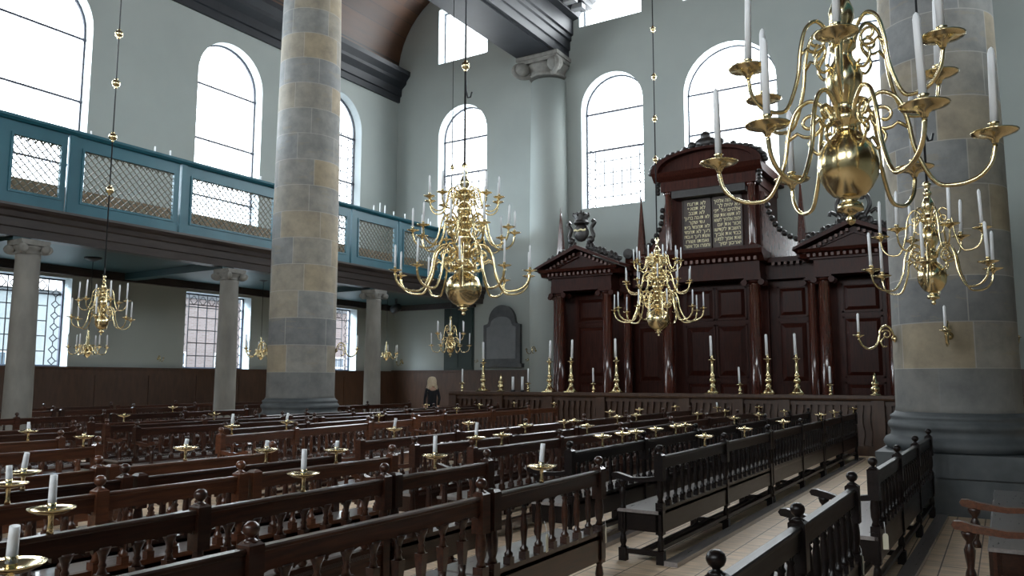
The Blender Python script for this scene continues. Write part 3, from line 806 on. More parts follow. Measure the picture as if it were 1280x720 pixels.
# benches right of the aisle
bench('near-black bench right of sandy aisle, its back rail cut by bottom edge', -0.93, 1.75, [1.15,1.3,1.65], -1, -0.005, 'sp', (3,), 'd', group='spindle-backed benches')
bench('near-black bench right of sandy aisle, ending against the right stone column', -0.93, 6.90, [1.5,1.5,1.5], -1, -0.016, 'sp', (0,), 'd', group='spindle-backed benches')
bench('dark bench at bottom right corner, its reddish end armrest the nearer one', 0.24, 2.38, [1.8,1.75], -1, 0, 'sp', (2,), 'n', foot=False, group='spindle-backed benches', armlen=True)
bench('dark bench at right frame edge, its reddish armrest the farther one', 0.24, 6.92, [1.8,1.8], -1, 0, 'sp', (0,), 'n', foot=False, group='spindle-backed benches', armlen=True)
# paper tags tied to bench posts
tg = MB(); tg.ext([(-0.02,-0.075),(0.02,-0.075),(0.02,0.03),(0.012,0.045),(-0.012,0.045),(-0.02,0.03)], 'x', -0.003, 0.003)
tg_me = tg.mesh('tag', PAPER)
string_me = MB().tube([(0,0,0.04),(-0.006,0.0,0.09),(-0.02,0.0,0.13)], 0.002, 5).mesh('string', WAX)
for loc, rz, l in (((-0.86,6.92,0.47),-1.2,'yellowed paper tag tied to front post of bench by right column'),((-2.745,5.86,0.50),0.3,'white paper tag dangling from end post of bench edging the sandy aisle'),((-2.74,4.9,0.60),0.2,'paper tag hanging among spindles of the bench edging the sandy aisle'),((-0.87,5.82,0.50),0.4,'white string tag on end post of bench cut by bottom edge')):
    t = thing('paper_tag', l, 'tag', loc, rz)
    ob('card', tg_me, parent=t); ob('string', string_me, parent=t, label='thin white string')

# ------------------------------------------------------------------ brass candle dishes standing on the bench rails
stem_me = MB().lathe([(0.017,-0.09),(0.013,-0.06),(0.0115,-0.03),(0.014,-0.008),(0.02,0)], 12).mesh('stem', BRASS)
dish_me = MB().lathe([(0.0,-0.004),(0.03,-0.003),(0.06,0.003),(0.09,0.017),(0.103,0.026),(0.104,0.030),(0.088,0.023),(0.058,0.010),(0.03,0.005),(0.018,0.006)], 28).mesh('dish', BRASS)
sock_me = MB().lathe([(0.018,0.004),(0.020,0.02),(0.017,0.03),(0.021,0.052),(0.015,0.055)], 12).mesh('socket', BRASS)
def wax(h, r=0.017, bend=0.0):
    return MB().tube([(0,0,0.03),(bend*0.3,0,0.03+h*0.4),(bend*0.7,0,0.03+h*0.75),(bend,0,0.03+h)], [r*1.05,r,r*0.98,r*0.92], 10)
waxes = [wax(h,0.0175,b).mesh('candle', WAX) for h, b in ((0.15,0.002),(0.15,0.012),(0.12,0.018),(0.10,-0.006),(0.07,0.012),(0.05,0.005))]
DISH = [('R1',-2.8,1.42,2,-.3),('R2',-3.82,2.1,0,0),('R2',-3.87,3.72,0,0),('R5',-6.2,4.55,4,.4),('R4',-5.45,4.80,4,0),('R4',-5.45,2.80,2,.3),('R3',-4.92,2.45,3,.4),
 ('L2',-9.65,4.98,3,0),('L1',-8.71,8.02,2,1.0),('L1',-8.55,6.95,1,0),('L1',-8.3,4.85,-1,0),('L5',-12.55,8.0,-1,0),('R2',-3.9,5.15,0,0),('R1',-2.8,4.93,1,.2),
 ('R3',-4.73,6.95,1,0),('R5',-6.42,7.65,2,.2),('R3',-4.92,5.1,4,0),('R5',-6.42,9.25,-1,0),('R4',-5.46,9.18,-1,0),('R3',-4.73,7.45,-1,0),('R4',-5.46,10.28,-1,0),
 ('R3',-4.73,9.55,-1,0),('R2',-3.72,7.88,-1,0),('R2',-3.72,8.4,-1,0),('R4',-5.46,12.15,-1,0),('R4',-5.46,10.6,-1,0),('R2',-3.72,8.8,-1,0),('R2',-3.72,9.42,-1,0),('R2',-3.72,10.12,-1,0),
 ('R4',-5.46,12.94,-1,0),('R5',-6.42,13.95,-1,0),('R5',-6.42,15.4,-1,0),('R2',-3.72,10.5,-1,0),('R3',-4.73,14.0,-1,0),('R5',-6.42,17.5,-1,0),('R1',-2.8,8.5,-1,0),('R3',-4.73,15.65,-1,0),
 ('R4',-5.46,17.5,3,0),('R2',-3.72,12.8,-1,0),('R2',-3.72,14.3,-1,0),('R3',-4.73,18.2,-1,0),('R2',-3.72,16.2,-1,0),('R1',-2.8,12.1,-1,0),('R1',-2.8,10.05,-1,0),('R1',-2.8,14.9,-1,0),
 ('R1',-2.8,16.2,-1,0),('R1',-2.8,18.45,-1,0),('L2',-9.9,18.1,-1,0),('L1',-9.03,10.35,-1,0),('L2',-9.82,13.7,-1,0),('L3',-10.8,16.0,-1,0),('L3',-10.8,17.6,-1,0),('L4',-11.8,15.2,-1,0),
 ('A1',-15.35,10.9,-1,0),('L4',-11.8,9.2,-1,0)]
seq = {}
for row in set(d[0] for d in DISH):
    for blk in (0,1):
        its = sorted([d for d in DISH if d[0] == row and (d[2] > 6.4) == bool(blk)], key=lambda d: d[2])
        for i, d in enumerate(its): seq[id(d)] = (i, len(its), blk)
for d in DISH:
    row, x, y, w, rot = d
    i, n, blk = seq[id(d)]
    bw = '' if row[0] == 'A' else (' beyond cross aisle' if blk else ' before cross aisle')
    pos = 'nearest' if i == 0 else ORD[i]+' nearest'
    if n == 1: pos = 'only one'
    nmx = ('brass dish with white candle' if w >= 0 else 'empty brass candle dish')
    l = '%s, %s, %s%s' % (nmx, ROWN[row], pos, bw)
    t = thing('candle_dish', l, 'candle holder', (x,y,1.072), rot, 'brass candle dishes on the bench rails')
    ob('stem', stem_me, parent=t); ob('dish', dish_me, parent=t); ob('socket', sock_me, parent=t)
    if w >= 0: ob('candle', waxes[w], parent=t, label='white candle')

# ------------------------------------------------------------------ chandeliers
def spline(pts, n=6):
    P = [Vector(p) for p in pts]; out = []
    for i in range(len(P)-1):
        p0, p1, p2, p3 = P[max(i-1,0)], P[i], P[i+1], P[min(i+2,len(P)-1)]
        for k in range(n):
            t = k/n
            out.append(0.5*((2*p1)+(-p0+p2)*t+(2*p0-5*p1+4*p2-p3)*t*t+(-p0+3*p1-3*p2+p3)*t**3))
    out.append(P[-1]); return out
def arm_tube(r0, z0, R, zd, rad, arch):
    """S-shaped arm in the xz plane, from the hub (r0,z0) over an arch, down and out to the dish (R,zd)."""
    mb = MB()
    s = R-r0
    low = zd-arch*0.85
    pts = [(r0,0,z0),(r0+s*0.05,0,z0+arch*0.35),(r0+s*0.17,0,z0+arch*0.62),(r0+s*0.30,0,z0+arch*0.42),(r0+s*0.37,0,z0-arch*0.1),(r0+s*0.42,0,(z0+low)*0.5),(r0+s*0.55,0,low+arch*0.12),(r0+s*0.70,0,low),(r0+s*0.86,0,low+arch*0.12),(r0+s*0.965,0,zd-arch*0.42),(R,0,zd-0.005)]
    mb.tube(spline(pts, 5), rad, 7)
    # inner scroll
    sc = []
    for i in range(20):
        a = 0.6 + i*0.42; q = s*0.13*(1-i/24)
        sc.append((r0+s*0.19+q*math.cos(a), 0, z0+arch*0.05-q*math.sin(a)))
    sc = [(r0+s*0.40,0,z0-arch*0.35)] + sc
    mb.tube(sc, rad*0.85, 6)
    sc2 = spline([(r0+s*0.1,0,z0-arch*0.1),(r0+s*0.20,0,z0-arch*0.42),(r0+s*0.13,0,z0-arch*0.72),(r0+s*0.04,0,z0-arch*0.62),(r0+s*0.08,0,z0-arch*0.5)], 4)
    mb.tube(sc2, rad*0.8, 6)
    return mb
def pan_mesh(r):
    return MB().lathe([(0.012,-0.035),(0.018,-0.02),(0.03,-0.008),(r*0.6,0.0),(r*0.95,0.012),(r,0.018),(r*0.93,0.018),(r*0.5,0.010),(0.022,0.012),(0.022,0.02),(0.016,0.028),(0.02,0.036),(0.017,0.05),(0.024,0.058),(0.016,0.062)], 20).mesh('drip_pan', BRASS)
def chandelier(name, label, loc, body, tiers, rod, group):
    """tiers: (n, r0, z0, R, zd, rad, arch, pan_r, candle_h, phase)."""
    t = thing(name, label, 'chandelier', loc, 0, group)
    ob('body', body, parent=t)
    for n, r0, z0, R, zd, rad, arch, pr, chh, ph in tiers:
        am = arm_tube(r0,z0,R,zd,rad,arch).mesh('arm', BRASS); pm = pan_mesh(pr)
        cm = MB().lathe([(0.0165,0.05),(0.0155,0.05+chh-0.03),(0.011,0.05+chh-0.01),(0.002,0.05+chh)], 10).mesh('candle', WAX)
        for k in range(n):
            a = ob('arm', am, parent=t, rz=ph+2*PI*k/n)
            ob('drip_pan', pm, parent=a, loc=(R,0,zd+0.035)); ob('candle', cm, parent=a, loc=(R,0,zd+0.035), ry=random.uniform(-0.03,0.03), rx=random.uniform(-0.03,0.03), label='white candle')
    r = MB().tube([(0,0,rod[0]),(0,0,rod[1])], rod[3], 8)
    rr = ob('rod', r, IRON, t)
    for z in rod[2]:
        b = MB().lathe([(0.012,-0.10),(0.03,-0.085),(0.02,-0.07),(0.055,-0.045),(0.068,0.0),(0.055,0.045),(0.02,0.07),(0.03,0.085),(0.012,0.10)], 14)
        ob('bead', b, BRASS, rr, loc=(0,0,z), label='brass bead')
    return t
big_body = MB()
big_body.lathe([(0.0,-0.41),(0.03,-0.40),(0.035,-0.38),(0.02,-0.36),(0.05,-0.335),(0.09,-0.325),(0.05,-0.30),(0.06,-0.28),(0.11,-0.27),(0.10,-0.255)], 24)
big_body.lathe([(0.06,-0.28),(0.155,-0.235),(0.232,-0.165),(0.274,-0.07),(0.284,0.0),(0.274,0.08),(0.23,0.165),(0.155,0.225),(0.10,0.25),(0.10,0.28),(0.14,0.30),(0.17,0.34),(0.17,0.37),(0.12,0.41),(0.09,0.48),(0.13,0.52),(0.15,0.55),(0.15,0.60),(0.11,0.64),(0.09,0.70),(0.14,0.76),(0.15,0.80),(0.13,0.85),(0.08,0.92),(0.10,0.97),(0.15,1.0),(0.15,1.05),(0.10,1.09),(0.08,1.16),(0.12,1.21),(0.13,1.27),(0.10,1.32),(0.06,1.37),(0.085,1.43),(0.12,1.46),(0.12,1.5),(0.07,1.54),(0.05,1.60),(0.08,1.66),(0.085,1.71),(0.05,1.76),(0.03,1.83),(0.05,1.86),(0.03,1.90),(0.06,1.96),(0.02,2.02)], 28)
big_me = big_body.mesh('body', BRASS)
big_tiers = [(10,0.13,0.50,1.08,0.20,0.020,0.30,0.105,0.36,0.25),(10,0.12,1.02,0.80,0.86,0.016,0.26,0.10,0.32,0.05),(10,0.10,1.48,0.57,1.38,0.013,0.20,0.09,0.30,0.3)]
c1 = chandelier('great_chandelier', 'largest-looking three-tier brass chandelier before the room corner', (-7.1,10.06,3.10), big_me, big_tiers, (2.0,13.5,[3.62],0.017), 'great three-tier chandeliers')
hk = MB().tube([(0,0,3.5),(0.02,0,3.2),(0.05,0,3.08),(0.10,0,3.08),(0.13,0,3.16)], 0.014, 6)
ob('hook', hk, IRON, c1)
c2 = copy_tree(c1); c2.location = (-7.1,18.3,3.16); c2['label'] = 'three-tier brass chandelier hanging in front of the ark doors'
for ch in list(c2.children):
    if ch.name.startswith('hook'): bpy.data.objects.remove(ch)
    elif ch.name.startswith('rod'):
        for b in list(ch.children): 
            b.location.z = 7.4
        b0 = ch.children[0]
        for z in (4.0,5.05,6.15,8.6):
            q = b0.copy(); COL.objects.link(q); q.parent = ch; q.location = (0,0,z)
sm_body = MB()
sm_body.lathe([(0.0,-0.30),(0.018,-0.29),(0.022,-0.27),(0.012,-0.255),(0.03,-0.24),(0.06,-0.232),(0.055,-0.20),(0.03,-0.185),(0.05,-0.165),(0.075,-0.155),(0.10,-0.125),(0.130,-0.07),(0.138,-0.01),(0.130,0.05),(0.10,0.10),(0.07,0.13),(0.05,0.15),(0.05,0.18),(0.065,0.19),(0.07,0.22),(0.06,0.24),(0.04,0.26),(0.045,0.29),(0.075,0.35),(0.085,0.41),(0.07,0.47),(0.045,0.51),(0.04,0.54),(0.06,0.56),(0.062,0.60),(0.045,0.62),(0.03,0.65),(0.055,0.70),(0.058,0.75),(0.04,0.80),(0.022,0.83),(0.04,0.85),(0.042,0.87),(0.02,0.89),(0.03,0.93),(0.045,0.96),(0.02,0.99)], 28)
sm_me = sm_body.mesh('body', BRASS)
sm_tiers = [(6,0.06,0.20,0.60,0.02,0.0105,0.20,0.096,0.36,0.12),(6,0.055,0.58,0.47,0.40,0.0095,0.19,0.092,0.36,0.62)]
d1_ = chandelier('small_chandelier', 'nearest brass chandelier, large at top right, two tiers of white candles', (-0.57,3.95,2.72), sm_me, sm_tiers, (0.97,11.0,[],0.012), 'small two-tier chandeliers')
for loc, rz, l in (((-0.57,9.12,2.76),0.35,'small two-tier brass chandelier hanging before the right stone column'),((-13.7,8.2,2.72),0.2,'small two-tier brass chandelier hanging at far left below gallery front'),((-13.7,18.77,2.62),0.5,'small two-tier brass chandelier hanging before the dark green door')):
    q = dup(d1_, loc, rz, l)
    if loc[0] < -10:
        for ch in q.children:
            if not ch.name.startswith('rod'): ch.scale = (0.84,)*3 if loc[1] < 15 else (0.92,)*3
        rod = [c for c in q.children if c.name.startswith('rod')][0]
        ob('lower_link', MB().tube([(0,0,0.78),(0,0,1.0)], 0.011, 8), IRON, rod)
        b = MB().lathe([(0.012,-0.10),(0.035,-0.085),(0.02,-0.07),(0.06,-0.045),(0.075,0.0),(0.06,0.045),(0.02,0.07),(0.035,0.085),(0.012,0.10)], 14).mesh('bead', BRASS)
        for z in (2.4,3.4,4.42,5.38): ob('bead', b, parent=rod, loc=(0,0,z), label='brass bead')
        if loc[1] > 15:
            ob('rosette', MB().lathe([(0.02,-0.15),(0.12,-0.1),(0.32,0.0),(0.32,0.06),(0.1,0.1)], 20), BRASS, rod, loc=(0,0,10.9))
    elif loc[1] > 8:
        rod = [c for c in q.children if c.name.startswith('rod')][0]
        ob('hook', MB().tube([(0,0,1.75),(0.015,0,1.5),(0.04,0,1.42),(0.075,0,1.43),(0.09,0,1.5)], 0.012, 6), IRON, rod)
# one-tier lamps under the gallery
lamp_body = MB().lathe([(0.0,-0.16),(0.03,-0.14),(0.07,-0.10),(0.085,-0.04),(0.07,0.03),(0.04,0.07),(0.05,0.10),(0.03,0.15),(0.045,0.20),(0.03,0.26),(0.045,0.33),(0.02,0.42),(0.03,0.48),(0.012,0.56)], 18).mesh('body', BRASS)
lt = [(6,0.05,0.06,0.42,0.06,0.011,0.16,0.07,0.27,0.1)]
e1 = chandelier('aisle_lamp', 'one-tier brass candle chandelier below the gallery, lower of the far left pair', (-18.9,11.0,2.36), lamp_body, lt, (0.55,2.34,[],0.008), 'one-tier lamps under the gallery')
ob('rosette', MB().lathe([(0.02,2.2),(0.2,2.26),(0.2,2.3)], 14), IRON, e1)
dup(e1, (-18.9,16.3,2.42), 0.4, 'one-tier brass lamp under gallery between middle slim column and big column')
dup(e1, (-18.9,22.0,2.52), 0.2, 'one-tier brass lamp under gallery right of the third slim column')

# ------------------------------------------------------------------ wall sconces
def sconce_meshes():
    arm = MB()
    pts = spline([(0.02,0,0.02),(0.06,0,0.14),(0.13,0,0.18),(0.20,0,0.12),(0.22,0,0.0),(0.27,0,-0.10),(0.36,0,-0.14),(0.45,0,-0.09),(0.49,0,0.0)], 5)
    arm.tube(pts, 0.015, 8)
    arm.tube([(0.12+0.07*(1-i/20)*math.cos(0.5+i*0.5),0,0.06+0.07*(1-i/20)*math.sin(0.5+i*0.5)) for i in range(16)], 0.012, 6)
    arm.tube(spline([(0.15,0,0.02),(0.2,0,-0.04),(0.17,0,-0.11),(0.12,0,-0.1)],4), 0.012, 6)
    plate = MB().lathe([(0.0,0.0),(0.045,0.0),(0.055,0.015),(0.03,0.03),(0.03,0.05),(0.0,0.05)], 14)
    return arm.mesh('arm', BRASS), plate.mesh('wall_plate', BRASS)
sa, spl = sconce_meshes()
sp_pan = pan_mesh(0.075)
sc_c = MB().lathe([(0.0175,0.04),(0.0165,0.31),(0.006,0.325)], 10).mesh('candle', WAX)
def sconce(label, loc, rz, candle=True, scale=1.0):
    t = thing('wall_sconce', label, 'sconce', loc, rz, 'brass candle arms on walls and columns')
    ob('wall_plate', spl, parent=t, ry=PI/2); a = ob('arm', sa, parent=t)
    ob('drip_pan', sp_pan, parent=a, loc=(0.49,0,0.035))
    if candle: ob('candle', sc_c, parent=a, loc=(0.49,0,0.035), label='white candle')
    t.scale = (scale,)*3
    return t
def on_col(cx, cy, ang, z, r=0.757): return (cx+r*math.cos(ang), cy+r*math.sin(ang), z)
a = math.radians(-155); sconce('brass candle arm reaching left from the right stone column', on_col(-0.57,12.5,a,2.27), a)
a = math.radians(-91); sconce('brass candle arm pointing forward on face of right stone column', on_col(-0.57,12.5,a,2.27), a)
a = math.radians(-140); sconce('brass candle arm on left side of the big left stone column', on_col(-13.75,13.05,a,2.36), a)
a = math.radians(41); sconce('brass candle arm on right side of the big left stone column', on_col(-13.75,13.05,a,2.36), a)
sconce('small empty brass arm on the white half column left of ark', (-13.9,24.12,2.7), -PI/2-0.5, False, 0.8)
sconce('empty brass arm on the half column at right frame edge', (0.28,24.86,2.76), -PI/2+0.2, False)
sconce('small dark empty sconce on left wall between leaded windows', (XL,14.4,2.28), 0.0, False, 0.55)
sconce('small sconce on end wall left of the memorial tablet', (-16.95,YA,2.38), -PI/2, False, 0.4)
sconce('small sconce on end wall right of the memorial tablet', (-14.72,YA,2.40), -PI/2, False, 0.4)
sconce('small candle sconce on end wall near the corner under gallery', (-20.6,YA,2.35), -PI/2, True, 0.8)

# ------------------------------------------------------------------ the ark
YW = 22.2; YCN = 22.4
ark = thing('wooden_ark', 'monumental dark mahogany ark with columns, pediments and gilt-lettered tablets', 'ark', (0,0,0))
def A(name, mb, mat, parent=None, **k): return ob(name, mb, mat, parent or ark, **k)
def raised(mb, x0, x1, z0, z1, y, e=0.09, d=0.05):
    fr = 0.03
    mb.box(x0,x1,y-fr,y,z0,z0+0.05); mb.box(x0,x1,y-fr,y,z1-0.05,z1); mb.box(x0,x0+0.05,y-fr,y,z0,z1); mb.box(x1-0.05,x1,y-fr,y,z0,z1)
    x0 += 0.07; x1 -= 0.07; z0 += 0.07; z1 -= 0.07
    vs = [(x0,y,z0),(x1,y,z0),(x1,y,z1),(x0,y,z1),(x0+e,y-d,z0+e),(x1-e,y-d,z0+e),(x1-e,y-d,z1-e),(x0+e,y-d,z1-e)]
    mb.add(vs, [(0,1,5,4),(1,2,6,5),(2,3,7,6),(3,0,4,7),(4,5,6,7)])
def acol(x, y, z0, z1, r, mat=ARK_RED):
    h = z1-z0
    mb = MB().lathe([(r*1.35,z0-0.16),(r*1.4,z0-0.10),(r*1.15,z0-0.06),(r*1.2,z0-0.02),(r,z0),(r,z0+h*0.35),(r*0.86,z1),(r*0.95,z1+0.02),(r*0.9,z1+0.05)], 20, (x,y,0))
    mb.box(x-r*1.4,x+r*1.4,y-r*1.4,y+r*1.4,z0-0.3,z0-0.16)
    c = A('ark_column', mb, mat)
    cap = MB(); w = r*1.35
    cap.box(x-w,x+w,y-w,y+w,z1+0.13,z1+0.19)
    cap.lathe([(r*0.9,z1+0.03),(r*1.2,z1+0.10),(r*1.1,z1+0.14)], 16, (x,y,0))
    for s in (-1,1):
        for s2 in (-1,1):
            cap.tube([(x+s*w, y+s2*w*0.85-0.05*s2, z1+0.06),(x+s*w,y+s2*w*0.85+0.05*s2,z1+0.06)], r*0.5, 10)
    ob('capital', cap, ARK, c)
def dentils(mb, x0, x1, y, z0, z1, w=0.075, gap=0.075, d=0.06):
    n = int((x1-x0)/(w+gap)); off = (x1-x0-n*(w+gap)+gap)/2
    for i in range(n): mb.box(x0+off+i*(w+gap), x0+off+i*(w+gap)+w, y-d, y, z0, z1)
# wings
for s, cx in ((-1,-11.08),(1,-3.12)):
    b = MB(); b.box(cx-1.25,cx+1.25,YW+0.75,YA-0.02,0.0,5.1); b.box(cx-1.3,cx+1.3,YW-0.28,YW+0.75,0,1.0)
    A('wing_body', b, ARK)
    dr = MB()
    if True:
        w = 0.50
        dr.box(cx-w-0.1,cx+w+0.1,YW+0.62,YW+0.75,1.0,4.4)
        raised(dr, cx-w, cx+w, 3.50, 4.30, YW+0.62); raised(dr, cx-w, cx+w, 1.75, 3.40, YW+0.62); raised(dr, cx-w, cx+w, 1.05, 1.65, YW+0.62)
    A('wing_door', dr, ARK)
    for ox in (-0.82,0.82): acol(cx+ox, YW, 1.3, 4.28, 0.165)
    acol(cx-1.24*1.0, YW+0.55, 1.3, 4.28, 0.13); acol(cx+1.24, YW+0.55, 1.3, 4.28, 0.13)
    en = MB()
    en.box(cx-1.05,cx+1.05,YW-0.20,YW+0.8,4.47,4.64); en.box(cx-1.03,cx+1.03,YW-0.18,YW+0.8,4.64,4.88)
    en.box(cx-1.38,cx+1.38,YW+0.42,YA-0.02,4.47,4.9)
    en.box(cx-1.12,cx+1.12,YW-0.26,YW+0.8,4.88,4.93); en.box(cx-1.42,cx+1.42,YW+0.3,YA-0.02,4.9,4.98)
    en.ext([(YW-0.26,4.93),(YW-0.34,5.04),(YW-0.48,5.06),(YW-0.52,5.14),(YW+0.8,5.14),(YW+0.8,4.93)], 'x', cx-1.36, cx+1.36)
    en.box(cx-1.52,cx+1.52,YW+0.1,YA-0.02,5.02,5.14)
    e_ = A('wing_entablature', en, ARK)
    dn = MB(); dentils(dn, cx-1.2, cx+1.2, YW-0.28, 4.945, 5.03, 0.07, 0.08, 0.09)
    ob('dentil', dn, DENTIL, e_)
    pd = MB(); ap = 5.80; hw = 1.44
    pd.ext([(cx-hw+0.12,5.14),(cx+hw-0.12,5.14),(cx,ap-0.12)], 'y', YW-0.24, YA-0.6)
    p_ = A('pediment', pd, ARK)
    rk = MB()
    for q in (-1,1):
        rk.ext([(cx+q*(hw+0.06),5.12),(cx+q*(hw+0.04),5.20),(cx,ap+0.05),(cx,ap-0.07)], 'y', YW-0.56, YW+0.8)
        rk.ext([(cx+q*(hw-0.40),5.16),(cx+q*(hw-0.52),5.16),(cx,ap-0.30),(cx,ap-0.24)], 'y', YW-0.30, YW-0.2)
    ob('raking_cornice', rk, ARK, p_)
    for q in (-1,1):
        dn = MB()
        for i in range(9):
            u = 0.14+i*0.135; z = ap-0.13-(u)*0.46
            dn.box(cx+q*u-0.035, cx+q*u+0.035, YW-0.40, YW-0.24, z-0.07, z+0.01)
        ob('dentil', dn, DENTIL, p_)
    # carved crest
    cr = MB(); y = YW-0.1
    for q in (-1,1):
        for i in range(9):
            u = 0.25+i*0.13; z = ap+0.12-u*0.44
            cr.blob((cx+q*u, y, z+0.04), 0.10, 0.08, 0.13+0.05*math.sin(i*2.2), 7, 4)
            cr.tube([(cx+q*(u+0.07*math.cos(k*0.8+i)), y-0.06, z+0.07*math.sin(k*0.8+i)*(1-k/12)) for k in range(8)], 0.022, 5)
    if s < 0:
        cr.blob((cx,y,6.30),0.27,0.10,0.30,12,7)
        cr.lathe([(0.22,6.56),(0.26,6.60),(0.22,6.64),(0.20,6.72),(0.28,6.84),(0.24,6.90),(0.0,6.94)], 16, (cx,y,0))
        for k in range(8):
            an = 2*PI*k/8; cr.blob((cx+0.25*math.cos(an),y+0.25*math.sin(an),6.86),0.05,0.05,0.07,6,4)
        cr.blob((cx,y,6.97),0.04,0.04,0.06,6,4)
        for q in (-1,1):
            cr.tube(spline([(cx+q*0.22,y,5.95),(cx+q*0.42,y,6.15),(cx+q*0.36,y,6.42),(cx+q*0.46,y,6.58),(cx+q*0.38,y,6.66)],5), 0.065, 7)
            cr.blob((cx+q*0.34,y-0.02,6.05),0.13,0.08,0.12,7,5)
    else:
        for q in (-1,1):
            cr.tube(spline([(cx+q*0.05,y,5.86),(cx+q*0.28,y,6.0),(cx+q*0.40,y,6.25),(cx+q*0.34,y,6.48),(cx+q*0.22,y,6.50),(cx+q*0.22,y,6.40)],5), 0.06, 7)
            cr.tube(spline([(cx+q*0.40,y,6.02),(cx+q*0.55,y,6.12),(cx+q*0.60,y,6.02)],5), 0.05, 7)
            cr.blob((cx+q*0.2,y,5.95),0.14,0.08,0.12,7,5)
        cr.lathe([(0.1,5.84),(0.16,6.0),(0.12,6.15),(0.2,6.3),(0.1,6.42),(0,6.46)], 14, (cx,y,0))
    A('crest', cr, ARK_CARVE, label='carved black crest with crown and shield' if s < 0 else 'carved black scrolled crest')
    if s < 0: A('crest_band', MB().tube([(cx-0.2+0.4*i/8, y-0.10-0.015*math.sin(PI*i/8), 6.36+0.02*math.sin(i*1.7)) for i in range(9)], 0.035, 6), GOLD, label='gilt band on the shield')
    for ox in ((-0.97,1.84) if s < 0 else (-1.40,1.2)):
        o_ = MB(); x, y2 = cx+ox, YW+0.35
        o_.taper(x,y2,5.14,5.32,0.17,0.15); o_.blob((x,y2,5.42),0.14,0.14,0.12,10,6); o_.taper(x,y2,5.50,7.1,0.115,0.022); o_.lathe([(0.02,7.1),(0.035,7.15),(0.015,7.22),(0.0,7.32)], 8, (x,y2,0))
        A('obelisk', o_, ARK_RED)
# centre
b = MB(); b.box(XC-1.5,XC+1.5,YCN+0.6,YA-0.02,0,5.2); b.box(XC-1.6,XC+1.6,YCN-0.3,YCN+0.6,0,1.0)
b.box(XC-2.9,XC+2.9,YCN+0.75,YA-0.02,0,5.0)
A('centre_body', b, ARK)
for ox in (-1.28,1.28): acol(XC+ox, YCN, 1.3, 4.34, 0.175, ARK_RED)
dr = MB(); dr.box(XC-1.0,XC+1.0,YCN+0.48,YCN+0.6,1.0,4.45)
for x0, x1 in ((XC-0.92,XC-0.02),(XC+0.02,XC+0.92)):
    raised(dr, x0, x1, 3.42, 4.38, YCN+0.48); raised(dr, x0, x1, 1.75, 3.30, YCN+0.48, 0.14); raised(dr, x0, x1, 1.05, 1.65, YCN+0.48)
A('centre_door', dr, ARK)
for s in (-1,1):
    sp_ = MB(); xa, xb = sorted((XC+s*1.72, XC+s*2.55))
    raised(sp_, xa, xb, 3.45, 4.35, YCN+0.75); raised(sp_, xa, xb, 1.6, 3.35, YCN+0.75, 0.12)
    A('side_panel', sp_, ARK)
en = MB()
en.box(XC-1.5,XC+1.5,YCN-0.22,YCN+0.7,4.53,4.70); en.box(XC-1.48,XC+1.48,YCN-0.2,YCN+0.7,4.70,5.0)
en.ext([(YCN-0.2,5.0),(YCN-0.32,5.12),(YCN-0.46,5.2),(YCN-0.5,5.32),(YCN+1.0,5.32),(YCN+1.0,5.0)], 'x', XC-1.62, XC+1.62)
en.box(XC-2.95,XC+2.95,YCN+0.45,YA-0.02,4.53,4.95); en.box(XC-3.0,XC+3.0,YCN+0.2,YA-0.02,4.98,5.12)
e_ = A('centre_entablature', en, ARK)
for x0, x1, y, z0, z1 in ((XC-1.5,XC+1.5,YCN-0.28,5.02,5.12),(XC-2.9,XC-1.6,YCN+0.3,4.90,4.98),(XC+1.6,XC+2.9,YCN+0.3,4.90,4.98)):
    dn = MB(); dentils(dn, x0, x1, y, z0, z1, 0.08, 0.085, 0.09)
    ob('dentil', dn, DENTIL, e_)
us = MB(); us.box(XC-1.38,XC+1.38,YCN+0.45,YA-0.02,5.3,7.75); us.box(XC-1.42,XC+1.42,YCN-0.05,YCN+0.5,5.32,5.50)
A('upper_stage', us, ARK)
for ox in (-1.24,1.24):
    A('upper_column', MB().lathe([(0.15,5.46),(0.12,5.52),(0.115,5.56),(0.10,7.2),(0.13,7.24),(0.15,7.32)], 18, (XC+ox,YCN+0.1,0)), ARK_RED)
hd = MB()
hd.box(XC-1.42,XC+1.42,YCN-0.05,YA-0.02,7.32,7.62)
hd.ext([(YCN-0.08,7.62),(YCN-0.22,7.74),(YCN-0.3,7.86),(YA-0.02,7.86),(YA-0.02,7.62)], 'x', XC-1.62, XC+1.62)
n = 20; arc = [(XC+1.55*math.cos(PI*i/n), 7.86+0.60*math.sin(PI*i/n)**0.9) for i in range(n+1)]
hd.ext(arc, 'y', YCN-0.05, YA-0.3)
h_ = A('hood', hd, ARK)
hr = MB()
for i in range(n):
    p, q = arc[i], arc[i+1]
    def sc_(p, k): return (XC+(p[0]-XC)*k, 7.86+(p[1]-7.86)*k)
    hr.ext([sc_(p,0.93), sc_(q,0.93), sc_(q,1.06), sc_(p,1.06)], 'y', YCN-0.28, YCN+0.3)
ob('hood_moulding', hr, ARK, h_)
cv = MB()
for i in range(25):
    a_ = PI*(i+0.5)/25; k = 1.10
    cv.blob((XC+1.55*k*math.cos(a_), YCN-0.05, 7.86+0.62*k*math.sin(a_)**0.9), 0.115, 0.13, 0.09+0.035*math.sin(i*2.6), 7, 4)
cv.blob((XC,YCN-0.05,8.66),0.34,0.12,0.17,10,6); cv.blob((XC,YCN-0.05,8.84),0.16,0.10,0.16,10,6)
for q in (-1,1):
    cv.blob((XC+q*0.42,YCN-0.05,8.62),0.14,0.1,0.12,8,5)
    for i in range(6): cv.blob((XC+q*1.52, YCN-0.02, 7.30+i*0.11), 0.08,0.1,0.07,6,4)
A('hood_carving', cv, ARK_CARVE, label='scalloped black carved edge of the hood')
fz = MB()
